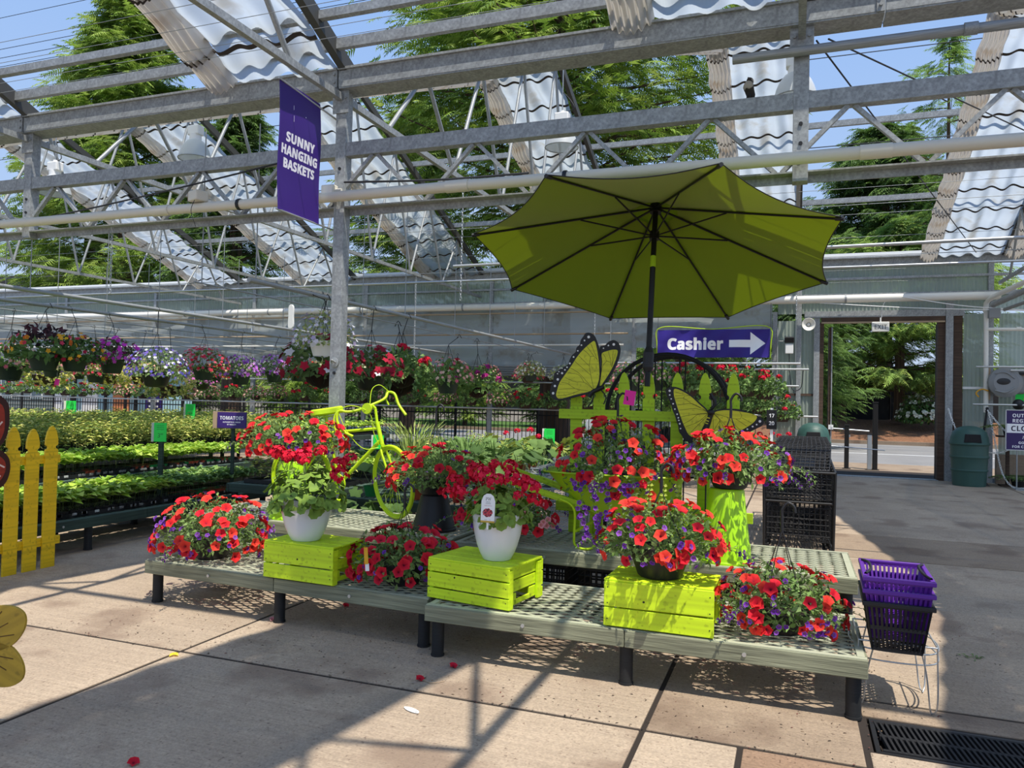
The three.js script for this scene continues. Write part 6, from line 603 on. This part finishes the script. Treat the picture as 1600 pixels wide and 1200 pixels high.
// ---------------------------------------------------------------- outside
{
  const f = thing('iron_fence', 'black iron fence outside the open back wall', 'fence', [0, 0, -19.4]); const g = []; for (let x = -28; x < -.8; x += .115) g.push(bx(.016, 1.15, .016, x, .68, 0)); mesh('pickets', g, M.blackM, f).userData.kind = 'stuff'; for (const y of [.2, 1.1]) mesh('rail', bx(27.3, .035, .03, -14.4, y, 0), M.blackM, f); for (let x = -28; x < -.5; x += 2.4) mesh('post', rb(.06, 1.4, .06, x, .7, 0), M.blackM, f);
  const d = thing('screen_fence', 'long black screen fence behind the doorway trees', 'fence', [4, .7, -49]); for (let x = -40; x < 22; x += 2.5) mesh('panel', bx(2.46, 3.2, .05, x, 1.6, 0), M.blackM, d); for (let x = -41.2; x < 22; x += 2.5) mesh('post', bx(.09, 3.4, .09, x, 1.7, .05), M.blackM, d);
  const hy = thing('hydrangea_bush', 'white flowering hydrangea bush under the doorway tree', 'shrub', [5.75, .85, -41.2]), F = new Fol(), W = new Fol(); for (let i = 0; i < 900; i++) { const th = R() * 6.28, fi = Math.acos(1 - R()), k = RR(.6, 1), o = V(1.1 * Math.sin(fi) * Math.cos(th) * k, 1.3 * Math.cos(fi) * k, .9 * Math.sin(fi) * Math.sin(th) * k); F.leaf(o, rv(), o.clone().normalize(), .2, .12, pick([[.05, .1, .03], [.08, .15, .04]])); } for (let i = 0; i < 45; i++) { const th = RR(0, 3.14), fi = Math.acos(1 - .9 * R()), o = V(1.15 * Math.sin(fi) * Math.cos(th), 1.35 * Math.cos(fi), .95 * Math.sin(fi) * Math.sin(th)); for (let k = 0; k < 8; k++) W.star(o.clone().add(rv().multiplyScalar(.07)), o.clone().normalize().add(rv().multiplyScalar(.4)).normalize(), .06, [.72, .74, .62], 4); } stuff(mesh('foliage', F.geo(), M.leaf, hy)); stuff(mesh('flowers', W.geo(), M.petal, hy));
  const ho = thing('house', 'grey sided house with a dark shingle roof behind the cypresses', 'house', [-53, -.15, -43]); mesh('wall', bx(16, 7.4, 8, 0, 3.7, 0), P(0x8e8f8c, { roughness: .9 }), ho); mesh('roof', [ext(poly([[-4.6, 7.2], [4.6, 7.2], [0, 10.6]]), 17).rotateY(PI / 2).translate(-8.5, 0, 0)], P(0x3b3430, { map: tBark, roughness: 1 }), ho); mesh('chimney', rb(1.6, 2.2, 1.4, 4.6, 10, 1.2), P(0x2e2927, { roughness: .9 }), ho); for (let k = 0; k < 5; k++) { const w = mesh('window', bx(1.1, 1.4, .06, -6 + k * 3, 1.7, 4.02), M.whiteP, ho); mesh('pane', bx(.95, 1.25, .04, -6 + k * 3, 1.7, 4.05), P(0x53606a, { roughness: .1 }), w); } for (let k = 0; k < 20; k++) mesh('siding_board', bx(16.02, .03, .03, 0, .3 + k * .26, 4.01), P(0x7c7d7a, { roughness: .9 }), ho);
  const b = thing('garden_shed', 'pale blue and white garden shed outside the iron fence', 'shed', [-25, -.1, -23.2]); mesh('wall', bx(5.2, 2.4, 1.8, 0, 1.2, 0), P(0xa9cfd8, { roughness: .8 }), b); for (const x of [-2.2, -.7, .9]) mesh('door', bx(.8, 1.9, .06, x, 1.0, .92), x > 0 ? P(0xd98a5a, { roughness: .8 }) : M.whiteP, b); mesh('roof', bx(5.6, .12, 2.4, 0, 2.45, .1, .08), M.rafter, b); for (const x of [-2.6, -1.5, .1, 1.6, 2.6]) mesh('corner_trim', bx(.1, 2.4, .06, x, 1.2, .93), M.blackM, b);
  const bl = thing('blue_sign_board', 'navy sign board with white stripes outside the fence', 'sign', [-20.4, 0, -20.2]); mesh('board', bx(.75, 1.0, .03, 0, 1.0, 0), M.navy, bl); mesh('stripe', [bx(.5, .1, .01, 0, 1.2, .02), bx(.4, .06, .01, 0, 1.0, .02), bx(.5, .05, .01, 0, .85, .02)], M.whiteP, bl); mesh('leg', [bx(.04, .6, .04, -.3, .3, -.02), bx(.04, .6, .04, .3, .3, -.02)], M.whiteP, bl);
  for (const [x, l, c] of [[-6.5, 'white parked car on the street past the fence', 0xd8dbdc]]) { const t = thing('parked_car', l, 'car', [x, -.15, -34], .1); mesh('body', ext(spl([[-2.1, .35], [-2.15, .75], [-1.9, .95], [-1.2, 1.02], [-.6, 1.42], [.6, 1.45], [1.2, 1.05], [2, .9], [2.15, .6], [2.1, .35]], true, 60), 1.6, .06).translate(0, 0, -.8), P(c, { roughness: .25, clearcoat: 1 }), t); mesh('windows', ext(poly([[-1.05, 1.03], [-.55, 1.36], [.55, 1.38], [1.02, 1.05]]), 1.75).translate(0, 0, -.87), P(0x1c2226, { roughness: .08 }), t); for (const s of [-1.3, 1.3]) for (const z of [-.8, .8]) mesh('wheel', rod([s, .33, z - .1], [s, .33, z + .1], .33, 20), M.blackM, t); }
  const lawn = struct('lawn', 'strip of mown lawn across the street'); mesh('turf', bx(60, .1, 12, -33.2, -.06, -44), M.grass, lawn); mesh('kerb', bx(60, .14, .2, -33.2, -.06, -37.9), M.conc3, lawn);
  const bu = thing('long_building', 'long low pale building across the street', 'building', [-34, -.15, -58]); mesh('wall', bx(60, 5, 8, 0, 2.5, 0), P(0xb9b2a6, { roughness: .9 }), bu); mesh('roof', bx(61, .5, 9, 0, 5.2, 0), P(0x5a5653, { roughness: .9 }), bu); for (let k = 0; k < 14; k++) mesh('window', bx(1.8, 1.8, .06, -27 + k * 4.2, 2, 4.02), P(0x3d474e, { roughness: .1 }), bu);
  for (let k = 0; k < 9; k++) tree('roadside_bush', `${['round green', 'broad dark', 'loose light'][k % 3]} bush, ${ord(k)} from the grey house across the street`, { x: -42 + k * 4.1 + RR(-.8, .8), z: -40 - (k % 3) * 2, h: RR(3.2, 5), r: RR(2, 3), base: .4, nb: 34, per: 24, size: .8, tr: .12, cols: [G1, G2, G3][k % 3], prof: 'round', group: 'bushes across the street' });
  const pw = struct('power_lines', 'thin dark power lines crossing the sky'); for (const [y0, s] of [[22.4, 0], [20.6, 0], [20.1, 0], [19.6, 0], [15.3, 0], [14.3, 0], [13.1, 0], [11.9, 0], [11, 0]]) mesh('line', rod([-60, y0, -30], [30, y0 + s, -30], .018, 4), M.dwire, pw);
}
// ---------------------------------------------------------------- litter on the floor
{
  const b = new THREE.BufferGeometry(); b.setAttribute('position', new THREE.Float32BufferAttribute([-1, 0, 0, 0, .35, -.5, 1, 0, .1, 0, .3, .6], 3)); b.setIndex([0, 1, 2, 0, 2, 3, 0, 3, 1, 1, 3, 2]); b.computeVertexNormals(); const n = 1700, im = new THREE.InstancedMesh(b, P(0xffffff, { roughness: 1 }), n), c = new THREE.Color(), q = new THREE.Quaternion();
  for (let i = 0; i < n; i++) { const u = R(), x = u < .75 ? RR(-4.4, .45) : u < .9 ? RR(-5, .3) : RR(.3, 1.4), z = u < .75 ? RR(-3.6, -5.6) : u < .9 ? -3.545 + RR(-.03, .03) : RR(-4.2, -6.4), s = RR(.003, .011); q.setFromEuler(new THREE.Euler(RR(-.3, .3), R() * 6, 0)); im.setMatrixAt(i, new THREE.Matrix4().compose(V(x, .001, z), q, V(s, s * .6, s * .6))); const k = pick([[.06, .04, .03], [.1, .06, .04], [.3, .2, .12], [.2, .06, .05], [.04, .03, .02]]); im.setColorAt(i, c.setRGB(...k)); } im.name = 'floor_litter'; im.castShadow = im.receiveShadow = true; scene.add(im); tag(im, 'soil crumbs and dried bits scattered on the concrete', 'litter', null, 'stuff');
  [[-1.84, -3.68], [-1.76, -3.93], [-2.47, -2.4], [-2.97, -4.74], [-3.22, -4.25]].forEach(([x, z], i) => { const t = thing('fallen_bloom', ['fallen red flower with its stem on the concrete', 'fallen red petal near the bench leg', 'fallen dark red flower on the shaded concrete', 'fallen red bloom under the bench', 'fallen pink bloom beside the bench leg'][i], 'petal', [x, .012, z]); put('petals', i === 4 ? PNK[0] : DRED[i % 2], t, V(0, 0, 0), V(.3, .9, .2).normalize(), .026); if (!i) mesh('stem', tube([[.02, -.008, 0], [.08, -.006, .02], [.13, -.006, -.03]], .002, 8, 4), M.kraft, t); });
  const pa = thing('paper_scrap', 'white paper scrap lying on the concrete', 'paper', [-1.7, .004, -3.31], -.4); mesh('scrap', ext(spl([[-.05, 0], [-.02, .018], [.04, .016], [.055, 0], [.03, -.012], [-.02, -.014]], true, 24), .002).rotateX(-PI / 2), M.whiteP, pa); mesh('folded_corner', bx(.03, .002, .012, .03, .004, 0, 0, .2, .2), M.whiteP, pa);
  const ye = thing('fallen_leaf', 'yellow fallen leaf on the concrete joint', 'leaf', [-3.29, .006, -3.46]); const yf = new Fol(); for (let k = 0; k < 4; k++) yf.leaf(V(0, 0, 0), V(Math.cos(k * 1.6), .15, Math.sin(k * 1.6)).normalize(), V(0, 1, 0), .035, .026, [.7, .5, .03]); mesh('blade', yf.geo(), M.leaf, ye);
  const sp = thing('fallen_sprig', 'green sprig fallen beside the shopping baskets', 'leaf', [1.03, .004, -5.35]); const sf = new Fol(); for (let k = 0; k < 14; k++) sf.leaf(V(RR(-.06, .06), 0, RR(-.05, .05)), V(RR(-1, 1), .1, RR(-1, 1)).normalize(), V(0, 1, 0), .04, .012, [.1, .18, .04]); mesh('leaves', sf.geo(), M.leaf, sp);
}
renderer.render(scene, camera);
